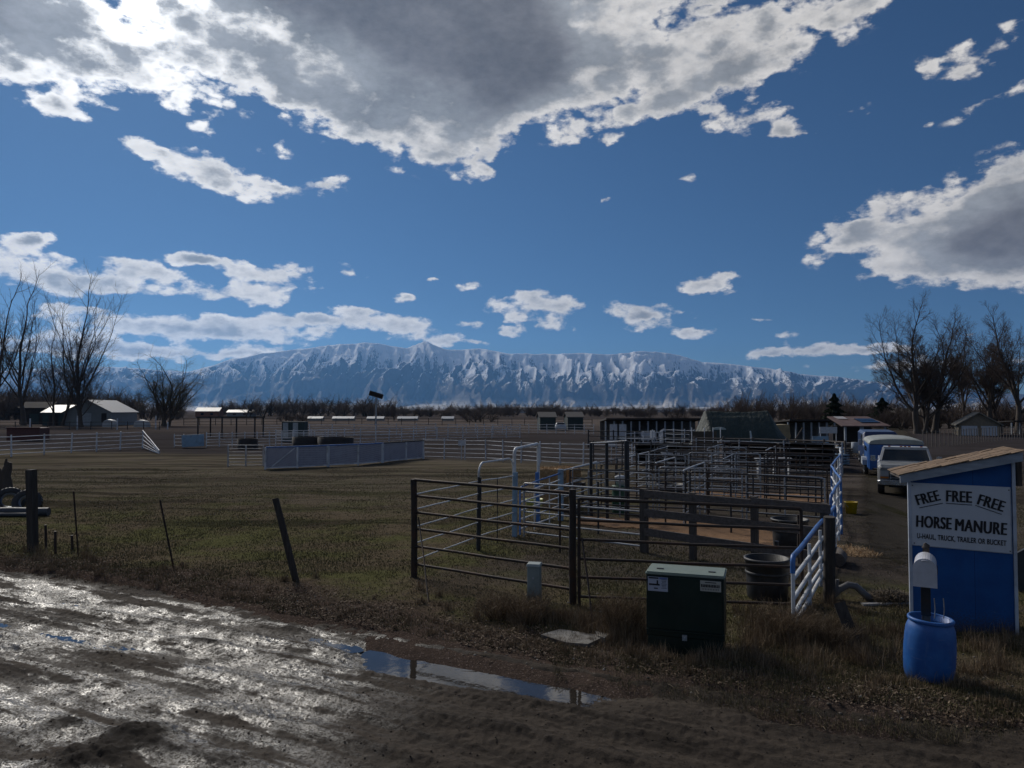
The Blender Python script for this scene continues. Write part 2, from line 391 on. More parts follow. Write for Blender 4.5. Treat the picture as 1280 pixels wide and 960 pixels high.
def ground_material():
    m, b, pr = newmat("pasture ground")
    P = b.n('ShaderNodeTexCoord').outputs['Object']; x, y, z = b.sep(P)
    dist = b.vm('LENGTH', P)
    big = b.noise(P, .06, 5, .55); mid = b.noise(P, .5, 6, .62); fine = b.noise(P, 5.0, 6, .68); tiny = b.noise(P, 38.0, 4, .7)
    streak = b.noise(b.mapping(P, rot=(0, 0, R(-8)), scale=(.07, .75, 1)), 1.0, 6, .6)
    green = b.mix(fine, (.028, .030, .011), (.074, .070, .030))
    brown = b.mix(fine, (.034, .027, .016), (.088, .069, .043))
    dirt = b.mix(fine, (.026, .022, .020), (.050, .043, .038))
    g1 = b.ss(b.m('ADD', mid, b.m('MULTIPLY', streak, .5)), .62, .84)
    col = b.mix(g1, green, brown)
    # further out the pasture is grazed and greyer
    col = b.mix(b.m('MULTIPLY', b.ss(y, 17.0, 34.0), .8), col, b.mix(b.ss(streak, .35, .62), (.022, .019, .015), (.066, .057, .040)))
    # trodden bare tracks
    col = b.mix(b.m('MULTIPLY', b.ss(streak, .57, .68), .8), col, (.024, .021, .019))
    # corral dirt under the pens on the right
    pen = b.m('MULTIPLY', b.ss(b.m('ADD', b.m('SUBTRACT', x, b.m('MULTIPLY', b.m('SUBTRACT', y, 14.0), .45)), b.m('MULTIPLY', b.m('SUBTRACT', mid, .5), 7.0)), -3.6, 2.0), b.ss(b.m('ADD', y, mid), 13.2, 15.0))
    col = b.mix(b.m('MULTIPLY', pen, .72), col, dirt)
    pal = b.m('MULTIPLY', b.ss(b.m('ADD', b.m('ADD', y, b.m('MULTIPLY', x, .35)), b.m('MULTIPLY', big, 6.0)), 46.0, 51.0), b.ss(y, 125, 95))
    col = b.mix(b.m('MULTIPLY', pal, .85), col, b.mix(mid, (.013, .012, .013), (.030, .027, .026)))
    # fields beyond
    fld = b.voro(b.mapping(P, rot=(0, 0, R(14)), scale=(.004, .011, 1)), 1.0, out='Color')
    fr = b.sep(fld)[0]
    far = b.mix(fr, (.030, .026, .021), (.080, .066, .048))
    far = b.mix(b.m('MULTIPLY', b.noise(P, .02, 5, .6), .6), far, (.035, .030, .025))
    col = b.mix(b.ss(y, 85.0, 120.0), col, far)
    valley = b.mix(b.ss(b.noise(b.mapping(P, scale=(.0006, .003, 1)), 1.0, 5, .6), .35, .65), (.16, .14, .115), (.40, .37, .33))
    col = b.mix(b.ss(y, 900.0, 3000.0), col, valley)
    # leaf litter and dead grass along the road edge
    wv = b.m('ADD', b.m('MULTIPLY', b.m('SUBTRACT', x, EX), DN.x), b.m('MULTIPLY', b.m('SUBTRACT', y, EY), DN.y))
    lit = b.ss(b.m('ADD', wv, b.m('MULTIPLY', b.m('SUBTRACT', mid, .5), 3.0)), -2.3, -.8)
    lit = b.m('MULTIPLY', lit, b.ss(y, 24, 15))
    spk = b.ss(tiny, .56, .68)
    litc = b.mix(spk, b.mix(fine, (.022, .017, .013), (.052, .038, .028)), (.13, .10, .078))
    col = b.mix(lit, col, litc)
    col = b.mix(b.m('MULTIPLY', b.ss(b.noise(P, 90.0, 2, .5), .68, .78), b.ss(dist, 30, 12)), col, (.16, .14, .11))
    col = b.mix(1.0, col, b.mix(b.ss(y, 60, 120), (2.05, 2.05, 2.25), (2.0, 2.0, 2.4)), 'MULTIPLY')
    col = b.mix(b.m('MULTIPLY', b.ss(b.noise(b.mapping(P, rot=(0,0,R(-6)), scale=(.05,.55,1)), 1.0, 7, .62), .50, .60), b.ss(y, 13, 22, 0.0, .62)), col, (.024, .021, .018))
    setp(b, pr, col=col, rough=1.0, spec=0.0)
    h = b.m('ADD', b.m('MULTIPLY', fine, .7), b.m('MULTIPLY', tiny, .35))
    fade = b.ss(dist, 60, 15)
    setp(b, pr, nrm=bump(b, b.m('MULTIPLY', h, fade), .9, .10))
    return m
nx_, ny_ = 760, 900
u = np.linspace(-1, 1, nx_); xs = 4*np.sinh(u*math.asinh(30000/4))
v = np.linspace(-.62, 1, ny_); ys = 9 + 4*np.sinh(v*math.asinh(30000/4))
X, Y = np.meshgrid(xs, ys)
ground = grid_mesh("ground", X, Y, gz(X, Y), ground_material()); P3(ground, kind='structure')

# ------------------------------------------------------------------ muddy road
def mud_z(s, wv, x, y, rw):
    # ruts and tyre tracks run along the road
    ww = wv + .25*np.sin(s*.22+.6) + .10*(fbm(s*.5, wv*.3, 3, .5, 41)-.5)
    z = np.zeros_like(x) - .045
    for (c, wd, dp) in ((.62,.20,.050),(1.25,.12,.035),(1.9,.24,.055),(2.75,.20,.045),(3.5,.3,.045),(4.5,.22,.03),(5.6,.3,.045),(6.8,.26,.04)):
        z -= dp*np.exp(-((ww-c)/wd)**2)*(.45+.9*fbm(s*.35, ww*0+c, 2, .5, 77))
        z += dp*.55*np.exp(-((ww-c-wd*1.6)/(wd*.5))**2)*(.3+1.2*fbm(s*.9, ww*0+c, 3, .5, 78))
    z += (fbm(s*.55, wv*1.0, 4, .5, 21)-.5)*.10
    z += (fbm(s*1.4, wv*8.0, 4, .6, 23)-.5)*.030      # long scrapes
    cl = fbm(x*6, y*6, 4, .62, 25)
    wl = 1-.72*sstep((y-6.6)*.12-1.3-x, -.3, .9)
    z += (cl-.5)*.040*wl + np.clip(fbm(x*21, y*21, 3, .65, 27)-.45, 0, 1)*.05
    # tyre lugs
    lug = (np.sin(s*46 + ww*20) > .1)*1.0
    for c in (1.62, 2.95, 4.15): z -= .010*lug*np.exp(-((ww-c)/.10)**4)*(fbm(s*.6, ww*0+c, 2, .5, 79) > .42)
    for c in (.95, 2.3, 5.1): z -= .007*(np.sin(s*70) > 0)*np.exp(-((ww-c)/.07)**4)*(fbm(s*.5, ww*0+c, 2, .5, 80) > .45)
    # long puddle beside the verge, in the outer rut
    z -= .075*np.exp(-((s-1.1)/1.7)**4)*np.exp(-((wv-.50)/.40)**2)
    pm = np.exp(-((s-1.15)/1.85)**6)*np.exp(-((wv-.62-.06*np.sin(s*2.1))/.50)**6)
    z = z*(1-pm) + pm*(-.150+(cl-.5)*.05)
    # dark mounds scraped up near the camera
    for (px, py, rr, hh) in ((185, 912, .30, .085), (105, 945, .46, .10), (70, 905, .25, .04), (235, 805, .45, .03), (300, 790, .4, .03), (20, 805, .5, .03)):
        g = gp(px, py); d2 = ((x-g.x)/rr)**2+((y-g.y)/(rr*.8))**2
        z += hh*np.exp(-d2*1.2)*(.35+1.3*fbm(x*7, y*7, 4, .65, 33))
    # feather up to the verge
    z = z*sstep(rw, .0, .34) + (-.012)*(1-sstep(rw, .0, .34)) + (cl-.5)*.05*(1-sstep(rw, .0, .34))
    z = np.where(rw < 0, z + rw*.25, z)
    return z
def mud_material():
    m, b, pr = newmat("churned mud")
    P = b.n('ShaderNodeTexCoord').outputs['Object']; x, y, z = b.sep(P)
    s = b.m('ADD', b.m('MULTIPLY', b.m('SUBTRACT', x, EX), DS.x), b.m('MULTIPLY', b.m('SUBTRACT', y, EY), DS.y))
    wv = b.m('ADD', b.m('MULTIPLY', b.m('SUBTRACT', x, EX), DN.x), b.m('MULTIPLY', b.m('SUBTRACT', y, EY), DN.y))
    sw = b.comb(b.m('MULTIPLY', s, .35), wv, 0.0)
    stre = b.noise(b.comb(b.m('MULTIPLY', s, .45), b.m('MULTIPLY', wv, 5.0), 0.0), 1.0, 7, .66); n_big = b.noise(sw, 1.1, 6, .6); n_mid = b.noise(P, 2.6, 8, .66); n_f = b.noise(P, 40.0, 6, .72); n_t = b.noise(P, 120.0, 3, .7)
    # how wet: the left part of the road, towards the camera too, holds standing water
    lim = b.m('ADD', b.m('MULTIPLY', b.m('SUBTRACT', y, 6.6), .12), -1.45)
    wet = b.ss(b.m('ADD', b.m('SUBTRACT', lim, x), b.m('MULTIPLY', b.m('SUBTRACT', n_mid, .5), 2.4)), -.8, 1.0)
    dryisl = b.ss(b.m('ADD', b.m('MULTIPLY', n_big, .62), b.m('ADD', b.m('MULTIPLY', n_mid, .22), b.m('MULTIPLY', stre, .50))), .660, .730)
    dryisl = b.m('MULTIPLY', dryisl, b.ss(z, -.10, -.03, .45, 1.0))
    mound = b.ss(z, -.02, .03)
    wet = b.m('MULTIPLY', wet, b.m('SUBTRACT', 1.0, b.m('MAXIMUM', dryisl, mound)))
    speck = b.ss(b.m('ADD', b.m('MULTIPLY', n_f, .5), b.m('MULTIPLY', b.noise(P, 62.0, 5, .8), .5)), .49, .54)
    wet = b.m('MULTIPLY', wet, b.m('SUBTRACT', 1.0, b.m('MULTIPLY', speck, .93)))
    wet = b.m('MULTIPLY', wet, b.ss(b.m('ADD', wv, b.m('MULTIPLY', b.m('SUBTRACT', n_mid, .5), 1.2)), -.15, .2))
    dry = b.mix(n_f, (.026, .021, .017), (.056, .045, .036))
    dry = b.mix(b.ss(stre, .40, .62), dry, b.mix(n_f, (.040, .032, .025), (.088, .071, .056)))
    dry = b.mix(b.m('MULTIPLY', b.ss(stre, .46, .34), .7), dry, (.024, .019, .015))
    wcol = b.mix(n_f, (.016, .014, .012), (.032, .028, .024))
    col = b.mix(wet, dry, wcol)
    col = b.mix(b.m('MULTIPLY', mound, .7), col, (.016, .013, .011))
    setp(b, pr, col=col, rough=b.mixf(wet, .92, b.ss(n_mid, .38, .62, .26, .44, interp='LINEAR')), spec=b.mixf(wet, .12, .5))
    setp(b, pr, coat=0.0)
    h = b.m('ADD', n_f, b.m('MULTIPLY', n_t, .45))
    setp(b, pr, nrm=bump(b, h, b.mixf(wet, .9, b.ss(n_mid, .4, .6, .25, .75)), .016))
    return m
ns, nw = 1150, 520
ss_ = np.concatenate([np.linspace(-26, -14, 120, endpoint=False), np.linspace(-14, 10, 1000, endpoint=False), np.linspace(10, 24, 120)])
ww_ = np.concatenate([np.linspace(-.35, 5.2, 300, endpoint=False), np.linspace(5.2, 20, 170)])
S, W_ = np.meshgrid(ss_, ww_)
# follow the wandering edge near w=0
X = EX + S*DS.x + W_*DN.x; Y = EY + S*DS.y + W_*DN.y
rw = road_w(X, Y)
road = grid_mesh("mud_road", X, Y, mud_z(S, W_, X, Y, rw), mud_material()); P3(road, kind='structure')
# ------------------------------------------------------------------ standing water
def water_material():
    m, b, pr = newmat("muddy water")
    P = b.n('ShaderNodeTexCoord').outputs['Object']
    setp(b, pr, col=b.mix(b.noise(P, 3, 4, .5), (.022, .019, .016), (.040, .034, .028)), rough=.03, spec=.5)
    setp(b, pr, nrm=bump(b, b.noise(P, 9.0, 3, .5), .035, .02))
    return m
WM = water_material()
def water(cs, cw, rs, rw_, z, name="puddle"):
    n = 40; vs_ = [(0, 0, 0)]; fs = []
    c = (EX + cs*DS.x + cw*DN.x, EY + cs*DS.y + cw*DN.y, z)
    for k in range(n):
        a = 2*math.pi*k/n; r = 1+.12*math.sin(3*a+cs)
        ls, lw = math.cos(a)*rs*r, math.sin(a)*rw_*r
        vs_.append((ls*DS.x+lw*DN.x, ls*DS.y+lw*DN.y, 0))
        fs.append((0, 1+k, 1+(k+1) % n))
    mb = MB(); mb.add(vs_, [f[::-1] for f in fs]); o = mb.build(name, WM, loc=c); P3(o, kind='structure')
    return o
water(1.25, .62, 2.3, .75, -.115)
water(-6.8, 2.6, 7.0, 3.0, -.1125)
water(-3.3, .7, 2.4, .5, -.100)

# ------------------------------------------------------------------ gravel lane on the right
def ragged(m, b, pr, P, a0=.25, a1=.55):
    rim = b.n('ShaderNodeAttribute', attribute_name='rim').outputs['Fac']
    k = b.m('ADD', rim, b.m('MULTIPLY', b.m('SUBTRACT', b.noise(P, 2.3, 7, .7), .5), 1.1))
    b.put(pr, 'Alpha', b.ss(k, a0, a1))
def lane_material():
    m, b, pr = newmat("gravel lane")
    P = b.n('ShaderNodeTexCoord').outputs['Object']
    f = b.noise(P, 16, 7, .7); g = b.noise(b.mapping(P, scale=(1.2, .12, 1)), 1.0, 5, .6); t = b.noise(P, 60, 3, .7)
    col = b.mix(f, (.036, .032, .027), (.085, .076, .066)); col = b.mix(b.ss(g, .52, .66), col, b.mix(f, (.024, .025, .014), (.045, .043, .024)))
    col = b.mix(b.ss(t, .62, .72), col, (.15, .14, .125))
    setp(b, pr, col=col, rough=1.0, spec=.0, nrm=bump(b, b.m('ADD', f, t), .8, .03)); ragged(m, b, pr, P, .2, .7); return m
def strip(name, left, right, mat, dz=.02, n=70, m=24, wob=.25):
    """ground-hugging sheet between two poly-lines (lists of x,y)"""
    def samp(poly, t):
        L = [0]
        for a, b in zip(poly, poly[1:]): L.append(L[-1]+math.dist(a, b))
        d = t*L[-1]
        for i in range(len(poly)-1):
            if d <= L[i+1] or i == len(poly)-2:
                k = (d-L[i])/(L[i+1]-L[i]); return (poly[i][0]+(poly[i+1][0]-poly[i][0])*k, poly[i][1]+(poly[i+1][1]-poly[i][1])*k)
    X = np.zeros((m, n)); Y = np.zeros((m, n))
    for i in range(n):
        t = (i/(n-1))**1.6
        a, b = samp(left, t), samp(right, t)
        a = (a[0]+wob*(mnoise.noise((a[1]*.9, 1, 0))), a[1]); b = (b[0]+wob*(mnoise.noise((b[1]*.9, 7, 0))), b[1])
        for j in range(m):
            k = j/(m-1); X[j, i] = a[0]+(b[0]-a[0])*k; Y[j, i] = a[1]+(b[1]-a[1])*k
    Z = gz(X, Y)+dz
    kk = np.linspace(0, 1, m)[:, None]; Z = Z - dz*.7*(sstep(np.abs(kk-.5), .38, .5))*np.ones_like(X)
    o = grid_mesh(name, X[::-1], Y[::-1], Z[::-1], mat); P3(o, kind='structure')
    tk = np.linspace(0, 1, n)[None, :]*np.ones_like(X)
    e = np.minimum(np.minimum(kk*np.ones_like(X), 1-kk)*2.2, np.minimum(tk, 1-tk)*7)[::-1]
    at = o.data.attributes.new('rim', 'FLOAT', 'POINT'); at.data.foreach_set('value', np.clip(e, 0, 1).astype(np.float32).ravel())
    return o
def g2(px, py): g = gp(px, py); return (g.x, g.y)
strip("gravel_lane", [g2(1075, 735), g2(1066, 660), g2(1062, 600), g2(1068, 560), g2(1085, 536), g2(1100, 525)],
      [g2(1175, 735), g2(1165, 660), g2(1175, 600), g2(1166, 560), g2(1150, 540), g2(1140, 528)], lane_material(), .03, 160, 30)
def sand_material():
    m, b, pr = newmat("orange sand")
    P = b.n('ShaderNodeTexCoord').outputs['Object']; f = b.noise(P, 9, 7, .7); g = b.noise(P, 1.2, 5, .6)
    col = b.mix(f, (.17, .095, .050), (.29, .175, .098)); col = b.mix(b.ss(g, .50, .68), col, (.10, .06, .038))
    setp(b, pr, col=col, rough=.95, spec=.15, nrm=bump(b, f, .8, .04)); ragged(m, b, pr, P); return m
SM = sand_material()
strip("arena_sand", [g2(705, 661), g2(800, 668), g2(900, 684), g2(1000, 700)], [g2(735, 643), g2(820, 645), g2(930, 655), g2(1030, 668)], SM, .03, 80, 24, .3)
strip("arena_sand", [g2(860, 620), g2(960, 626), g2(1045, 634)], [g2(865, 614), g2(960, 616), g2(1045, 620)], SM, .03, 60, 20, .3)
strip("dirt_track", [(20, 33), (24, 60), (34, 140)], [(26, 33), (29, 60), (40, 140)], lane_material(), .03, 60, 12)

# ================================================================== mountains
prof = [(-260,470),(-80,466),(0,462),(60,459),(110,456),(150,458),(180,459),(215,462),(238,462),(262,457),(290,446),(320,441),(345,437),(375,434),(400,431),(430,428),(455,425),(470,426),(490,431),(507,433),(518,430),(530,424),(540,428),(556,433),(575,434),(600,433),(630,438),(655,440),(680,439),(700,441),(740,439),(770,441),(800,437),(830,438),(850,441),(865,446),(880,451),(920,454),(960,459),(1000,465),(1050,470),(1100,476),(1150,482),(1280,492),(1420,500)]
def mountain_material():
    m, b, pr = newmat("snowy mountain")
    P = b.n('ShaderNodeTexCoord').outputs['Object']; x, y, z = b.sep(P)
    g = b.n('ShaderNodeNewGeometry'); nx, ny, nz = b.sep(g.outputs['Normal'])
    n1 = b.noise(b.mapping(P, scale=(1.6, .5, .6)), .0030, 9, .68); n2 = b.noise(b.mapping(P, scale=(2.2, .6, .6)), .016, 6, .75)
    steep = b.ss(nz, .90, .62)
    v = b.m('ADD', b.m('MULTIPLY', z, 1/800.0), b.ss(x, -3500, 800, -.10, .05))
    v = b.m('ADD', v, b.m('MULTIPLY', b.m('SUBTRACT', n1, .5), .75))
    v = b.m('ADD', v, b.m('MULTIPLY', b.m('SUBTRACT', n2, .5), 1.5))
    v = b.m('ADD', v, b.m('MULTIPLY', nx, -.28)); v = b.m('SUBTRACT', v, b.m('MULTIPLY', steep, .22))  # leftward faces get more snow colour, standing in for sunlight on them
    snow = b.ss(v, .52, .76)
    rock = b.mix(n2, (.050, .045, .045), (.15, .13, .12))
    foot = b.mix(b.ss(b.noise(b.mapping(P, scale=(.0012, .004, 1)), 1.0, 6, .6), .4, .62), (.36, .30, .23), (.75, .70, .62))
    col = b.mix(b.ss(z, 170, 70), rock, foot)
    col = b.mix(snow, col, (.92, .92, .93))
    setp(b, pr, col=col, rough=.85, spec=.2)
    setp(b, pr, nrm=bump(b, b.m('ADD', n1, b.m('MULTIPLY', n2, .5)), 1.0, 60))
    return m
nu, nr = 1700, 420
pxs = np.linspace(-260, 1420, nu)
ytop = np.interp(pxs, [p[0] for p in prof], [p[1] for p in prof])
RC = 12500.0
crest_h = (512-ytop)*RC/F
tt = np.linspace(0, 1.25, nr)
U, T = np.meshgrid(pxs, tt)
H = np.interp(U, pxs, crest_h)*1.05
depth = 8200 + T*(RC-8200)
xw = (U-640)/F*RC
dd = (RC-depth)                                        # metres in front of the crest
def tri(u): return np.abs(2*(u-np.floor(u))-1)         # sharp ridges, sharp gullies
wx = (fbm(xw*.00045+3, dd*.00045, 4, .5, 71)-.5)
side = np.where(xw < -1500, 1, -1)*1.0
big = tri(xw/1500.0 + dd*.00016*np.tanh((xw+1200)/2500) + wx*1.6 + .2)          # great buttresses
mid_ = tri(xw/520.0 - dd*.00030*np.tanh((xw+600)/2500) + wx*6.0)
sml = tri(xw/190.0 + dd*.00055*np.sin(xw*.0011) + wx*7.0 + fbm(xw*.0016, dd*.0016, 3, .5, 83)*1.5)
fin = ridged(xw*.0085, dd*.0035, 4, .6, 91)
body = np.clip(T, 0, 1)
bas = np.where(T < .22, (T/.22)**2*.06, .06 + .94*((T-.22)/.78)**1.12); bas = np.where(T > 1, 1-(T-1)*1.2, bas)
kc = sstep(body, .10, .36)*(1-sstep(T, 1.0, 1.05))
top = 1-.55*sstep(T, .95, 1.0)                         # the crest line itself keeps the surveyed outline
lowf = 1-.35*body
lf = sstep(xw, 300, -1600)
Z = H*bas - kc*H*((.26+.12*lf)*(1-big)*lowf*top + (.19+.12*vnoise(xw*.0005, dd*.0004, 3))*(1-.35*lf)*(1-mid_)*(.55+.45*top) + .095*(1-sml)*(.6+.4*top)) - kc*55*(1-fin)*(H/1000)
Z += (ridged(xw*.002, dd*0, 4, .55, 5)-.62)*75*sstep(T, .85, 1)*(1-sstep(T, 1.0, 1.1))*(H > 420)
Z = np.maximum(Z, bas*H*.14) - 6*(T < .001)
XX = (U-640)/F*depth; YY = depth
# the crest itself must stay at RC: x follows rays through the crest so the profile holds as seen from the place
mt = grid_mesh("mountains", XX, YY, Z, mountain_material()); P3(mt, kind='structure')
# ================================================================== bare trees
def bark(name, a, b_):
    m, b, pr = newmat(name)
    P = b.n('ShaderNodeTexCoord').outputs['Object']
    n = b.noise(b.mapping(P, scale=(1, 1, .25)), 5.0, 6, .65)
    setp(b, pr, col=b.mix(n, a, b_), rough=.9, spec=.15, nrm=bump(b, n, .6, .05)); return m
BARK = bark("bark grey brown", (.045, .037, .032), (.130, .108, .092))
TWIG = bark("twig brown", (.070, .052, .044), (.150, .118, .100))
WILLOW = bark("willow twig", (.085, .070, .042), (.16, .13, .075))
class Tree:
    def __init__(s, seed): s.r = random.Random(seed); s.V = []; s.Fq = []; s.n = 0; s.tV = []; s.tF = []; s.tn = 0
    def ring(s, p, t, r, k, twig):
        a = Vector((0,0,1)) if abs(t.z) < .85 else Vector((1,0,0))
        u = t.cross(a).normalized(); v = t.cross(u)
        L = s.tV if twig else s.V
        for i in range(k):
            c, sn = math.cos(6.2832*i/k), math.sin(6.2832*i/k)
            L.append((p.x+(u.x*c+v.x*sn)*r, p.y+(u.y*c+v.y*sn)*r, p.z+(u.z*c+v.z*sn)*r))
    def branch(s, p, d, L, r, lev, maxlev, par):
        rr = s.r; twig = lev >= par['twig']
        k = 7 if lev == 0 else (5 if lev == 1 else 3)
        ns = max(3, min(9, int(L/par['seg']))) if lev < maxlev else 2
        d = d.normalized(); pts = [p.copy()]; dirs = [d.copy()]
        wob = par['wob']*(1+.4*lev)
        for i in range(ns):
            d = d + Vector((rr.gauss(0,1), rr.gauss(0,1), rr.gauss(0,1)))*wob
            g = par['up'] if lev < par.get('droop_lev', 99) else -par['droop']
            d = d + Vector((0,0,g*(1.0 if lev > 0 else .3)))
            d.normalize(); p = p + d*(L/ns); pts.append(p.copy()); dirs.append(d.copy())
        base = s.tn if twig else s.n
        tip = r*(.55 if lev < 2 else .25)
        for i, (q, t) in enumerate(zip(pts, dirs)):
            f = i/ns; rad = r*(1-f)+tip*f
            if lev == 0 and i == 0: rad = r*1.45
            s.ring(q, t, rad, k, twig)
        for i in range(ns):
            for j in range(k):
                f = (base+i*k+j, base+i*k+(j+1)%k, base+(i+1)*k+(j+1)%k, base+(i+1)*k+j)
                (s.tF if twig else s.Fq).append(f)
        if twig: s.tn += (ns+1)*k
        else: s.n += (ns+1)*k
        if lev >= maxlev: return
        nb = par['nb'][lev]; f0 = par['f0'][lev]
        for i in range(nb):
            f = f0 + (1-f0)*(i+rr.random()*.8)/nb
            x = min(f, .999)*ns; a = int(x); q = pts[a].lerp(pts[min(a+1, ns)], x-a); t = dirs[a]
            ang = R(par['ang'][lev]*(1-.35*f) + rr.uniform(-9, 9)); az_ = i*2.4 + rr.uniform(-.5, .5) + s.off
            u = t.cross(Vector((0,0,1)) if abs(t.z) < .9 else Vector((1,0,0))).normalized(); v = t.cross(u)
            nd = t*math.cos(ang) + (u*math.cos(az_)+v*math.sin(az_))*math.sin(ang)
            ln = L*par['lr'][lev]*(1.12-.55*f)*rr.uniform(.75, 1.2)
            s.branch(q, nd, ln, max(par['rmin'], r*par['rr'][lev]*(1.1-.45*f)), lev+1, maxlev, par)
        # the leader goes on
        if lev < maxlev-1 and lev <= 1:
            s.branch(pts[-1], dirs[-1], L*par['lead'], tip, lev+1, maxlev, par)
    def make(s, par, trunks=((0,0,0,0,1),)):
        for (x, y, lx, ly, sc) in trunks:
            s.off = s.r.uniform(0, 6)
            s.branch(Vector((x, y, -.3)), Vector((lx, ly, 1)), par['H0']*sc, par['R0']*sc, 0, par['max'], par)
    def parts(s, root, m1, m2):
        o1 = tri_mesh('trunk', np.array(s.V), np.array(s.Fq), m1, root)
        o2 = tri_mesh('crown', np.array(s.tV), np.array(s.tF), m2, root)
        for o in (o1,): o.data.polygons.foreach_set('use_smooth', [True]*len(o.data.polygons))
def tree(name, label, loc, seed, par, trunks=((0,0,0,0,1),), m1=None, m2=None, rz=0, group=None):
    t = Tree(seed); t.make(par, trunks); root = empty(name, loc, rz); t.parts(root, m1 or BARK, m2 or TWIG)
    P3(root, label, 'tree', group); return root
COTTON = dict(H0=7, R0=.46, seg=.9, wob=.055, up=.050, droop=0, nb=[8,8,8,8,5], f0=[.50,.42,.35,.3,.2], ang=[50,46,44,46,44],
              lr=[1.25,.60,.54,.50,.55], rr=[.48,.36,.38,.42,.6], rmin=.011, lead=1.0, max=5, twig=3)
POPLAR = dict(H0=9, R0=.36, seg=1.1, wob=.045, up=.07, droop=0, nb=[8,8,7,6,4], f0=[.36,.30,.2,.2,.2], ang=[42,42,42,44,42],
              lr=[1.20,.56,.52,.50,.55], rr=[.45,.36,.42,.45,.6], rmin=.017, lead=1.05, max=4, twig=2)
WIL = dict(H0=3.6, R0=.50, seg=.8, wob=.09, up=.05, droop=.16, droop_lev=3, nb=[9,9,7,5,3], f0=[.45,.40,.3,.2,.2], ang=[38,44,46,40,20],
           lr=[2.3,.62,.60,.80,.55], rr=[.50,.36,.34,.42,.6], rmin=.011, lead=.9, max=4, twig=3)
BUSH = dict(H0=2.6, R0=.16, seg=.9, wob=.08, up=.05, droop=0, nb=[8,10,8,4], f0=[.12,.1,.12,.2], ang=[42,44,46,40],
            lr=[1.05,.55,.50,.5], rr=[.6,.45,.45,.5], rmin=.018, lead=.9, max=3, twig=2)
def T(px, Y): return (xat(px, Y), Y, 0)
D1 = 98
tree('cottonwood_tree', 'tallest bare cottonwood with a wide fan-shaped crown, nearest to the red-roofed shelter', T(1147, D1), 3, dict(COTTON, H0=5.9), ((0,0,-.05,0,1.0),(1.1,.5,.16,0,.62)))
tree('cottonwood_tree', 'bare cottonwood forking low, just right of the tallest one', T(1168, D1+3), 12, dict(COTTON, H0=5.6, R0=.46), ((0,0,.10,0,.98),(-.9,0,-.16,.1,.75)))
tree('cottonwood_tree', 'bare cottonwood standing directly left of the two-door garage', T(1236, D1+12), 21, dict(COTTON, H0=5.7, R0=.42, ang=[34,40,42,44,44]), ((0,0,.04,0,1.0),(1.5,1,.1,0,.8)))
tree('cottonwood_tree', 'bare cottonwood cut off by the right edge of the photo', T(1272, D1+2), 33, dict(COTTON, H0=5.9), ((0,0,.08,0,1.0),))
tree('cottonwood_tree', 'slimmer bare tree between the forked cottonwood and the garage', T(1205, D1+22), 37, dict(COTTON, H0=5.6, R0=.30, ang=[24,34,40,42,42]))
D2 = 150
tree('poplar_tree', 'tall bare poplar second from the left edge, rising above the white fence', T(30, D2), 5, dict(POPLAR, H0=10.5, R0=.5), ((0,0,0,0,1.0),))
tree('poplar_tree', 'tall bare poplar in front of the pale barn roof', T(101, D2-12), 14, dict(POPLAR, H0=9.3, R0=.46), ((0,0,-.02,0,1.0),(-.4,0,.12,.0,.55)))
tree('poplar_tree', 'bare poplar cut off by the left edge of the photo', T(-6, D2+5), 8, dict(POPLAR, H0=10.5, R0=.5))
tree('poplar_tree', 'thin leaning bare poplar left of the pale barn', T(68, D2-8), 27, dict(POPLAR, H0=7.2, R0=.26), ((0,0,.03,0,1.0),(1.4,0,.22,0,1.05)))
tree('willow_tree', 'round-crowned bare willow with drooping twigs right of the pale barn', T(205, D2-6), 9, WIL, ((0,0,.06,0,1.0),(.7,0,.30,0,.8)), m2=WILLOW)
# far bare trees: three kinds copied along the tree line
def far_proto(seed, par, trunks, name='bare_tree'):
    t = Tree(seed); t.make(par, trunks); root = empty(name, (0, -200, 0)); t.parts(root, BARK, TWIG); return root
fb1 = far_proto(41, dict(BUSH, H0=3.2), ((0,0,0,0,1),(1.6,.5,.2,0,.8),(-1.5,.3,-.2,.1,.85)))
fb2 = far_proto(42, dict(BUSH, H0=3.8, ang=[28,34,40,40]), ((0,0,0,0,1),(.8,.5,.05,0,.8)))
fb3 = far_proto(43, dict(BUSH, H0=2.5, ang=[48,46,44,40]), ((0,0,0,0,1),(2.2,.5,.3,0,.9),(-2.0,0,-.3,0,.9),(.5,1.2,0,.2,1)))
protos = [fb1, fb2, fb3]; used = [False]*3
def far_tree(px, Y, h, wid, k, label, group=None):
    global used
    base = protos[k]
    o = base if not used[k] else copy_tree(base)
    used[k] = True
    o.location = (xat(px, Y), Y, -.2); o.rotation_euler.z = random.uniform(0, 6.28)
    H = {0: 8.4, 1: 10.0, 2: 6.4}[k]
    o.scale = (wid/H*1.05, wid/H*1.05, h/H)
    P3(o, label, 'tree', group); return o
rf = random.Random(5)
GF = 'bare trees of the far tree line'
LF = 'small bare grey-brown tree in the tree line below the mountains'
for i in range(78):                                    # 300..870: low belt
    px = 285 + i*7.9 + rf.uniform(-4, 4)
    Y = rf.uniform(330, 470)
    top = 494+rf.uniform(-4, 5) if px < 470 else 504+rf.uniform(-6, 5)
    if 330 < px < 385 or 400 < px < 430: top = 491
    h = (512-top)*Y/F + CAMZ
    far_tree(px, Y, h, h*rf.uniform(1.3, 2.2), rf.randrange(3), LF, GF)
GL = 'bare trees of the wood behind the pale barn'
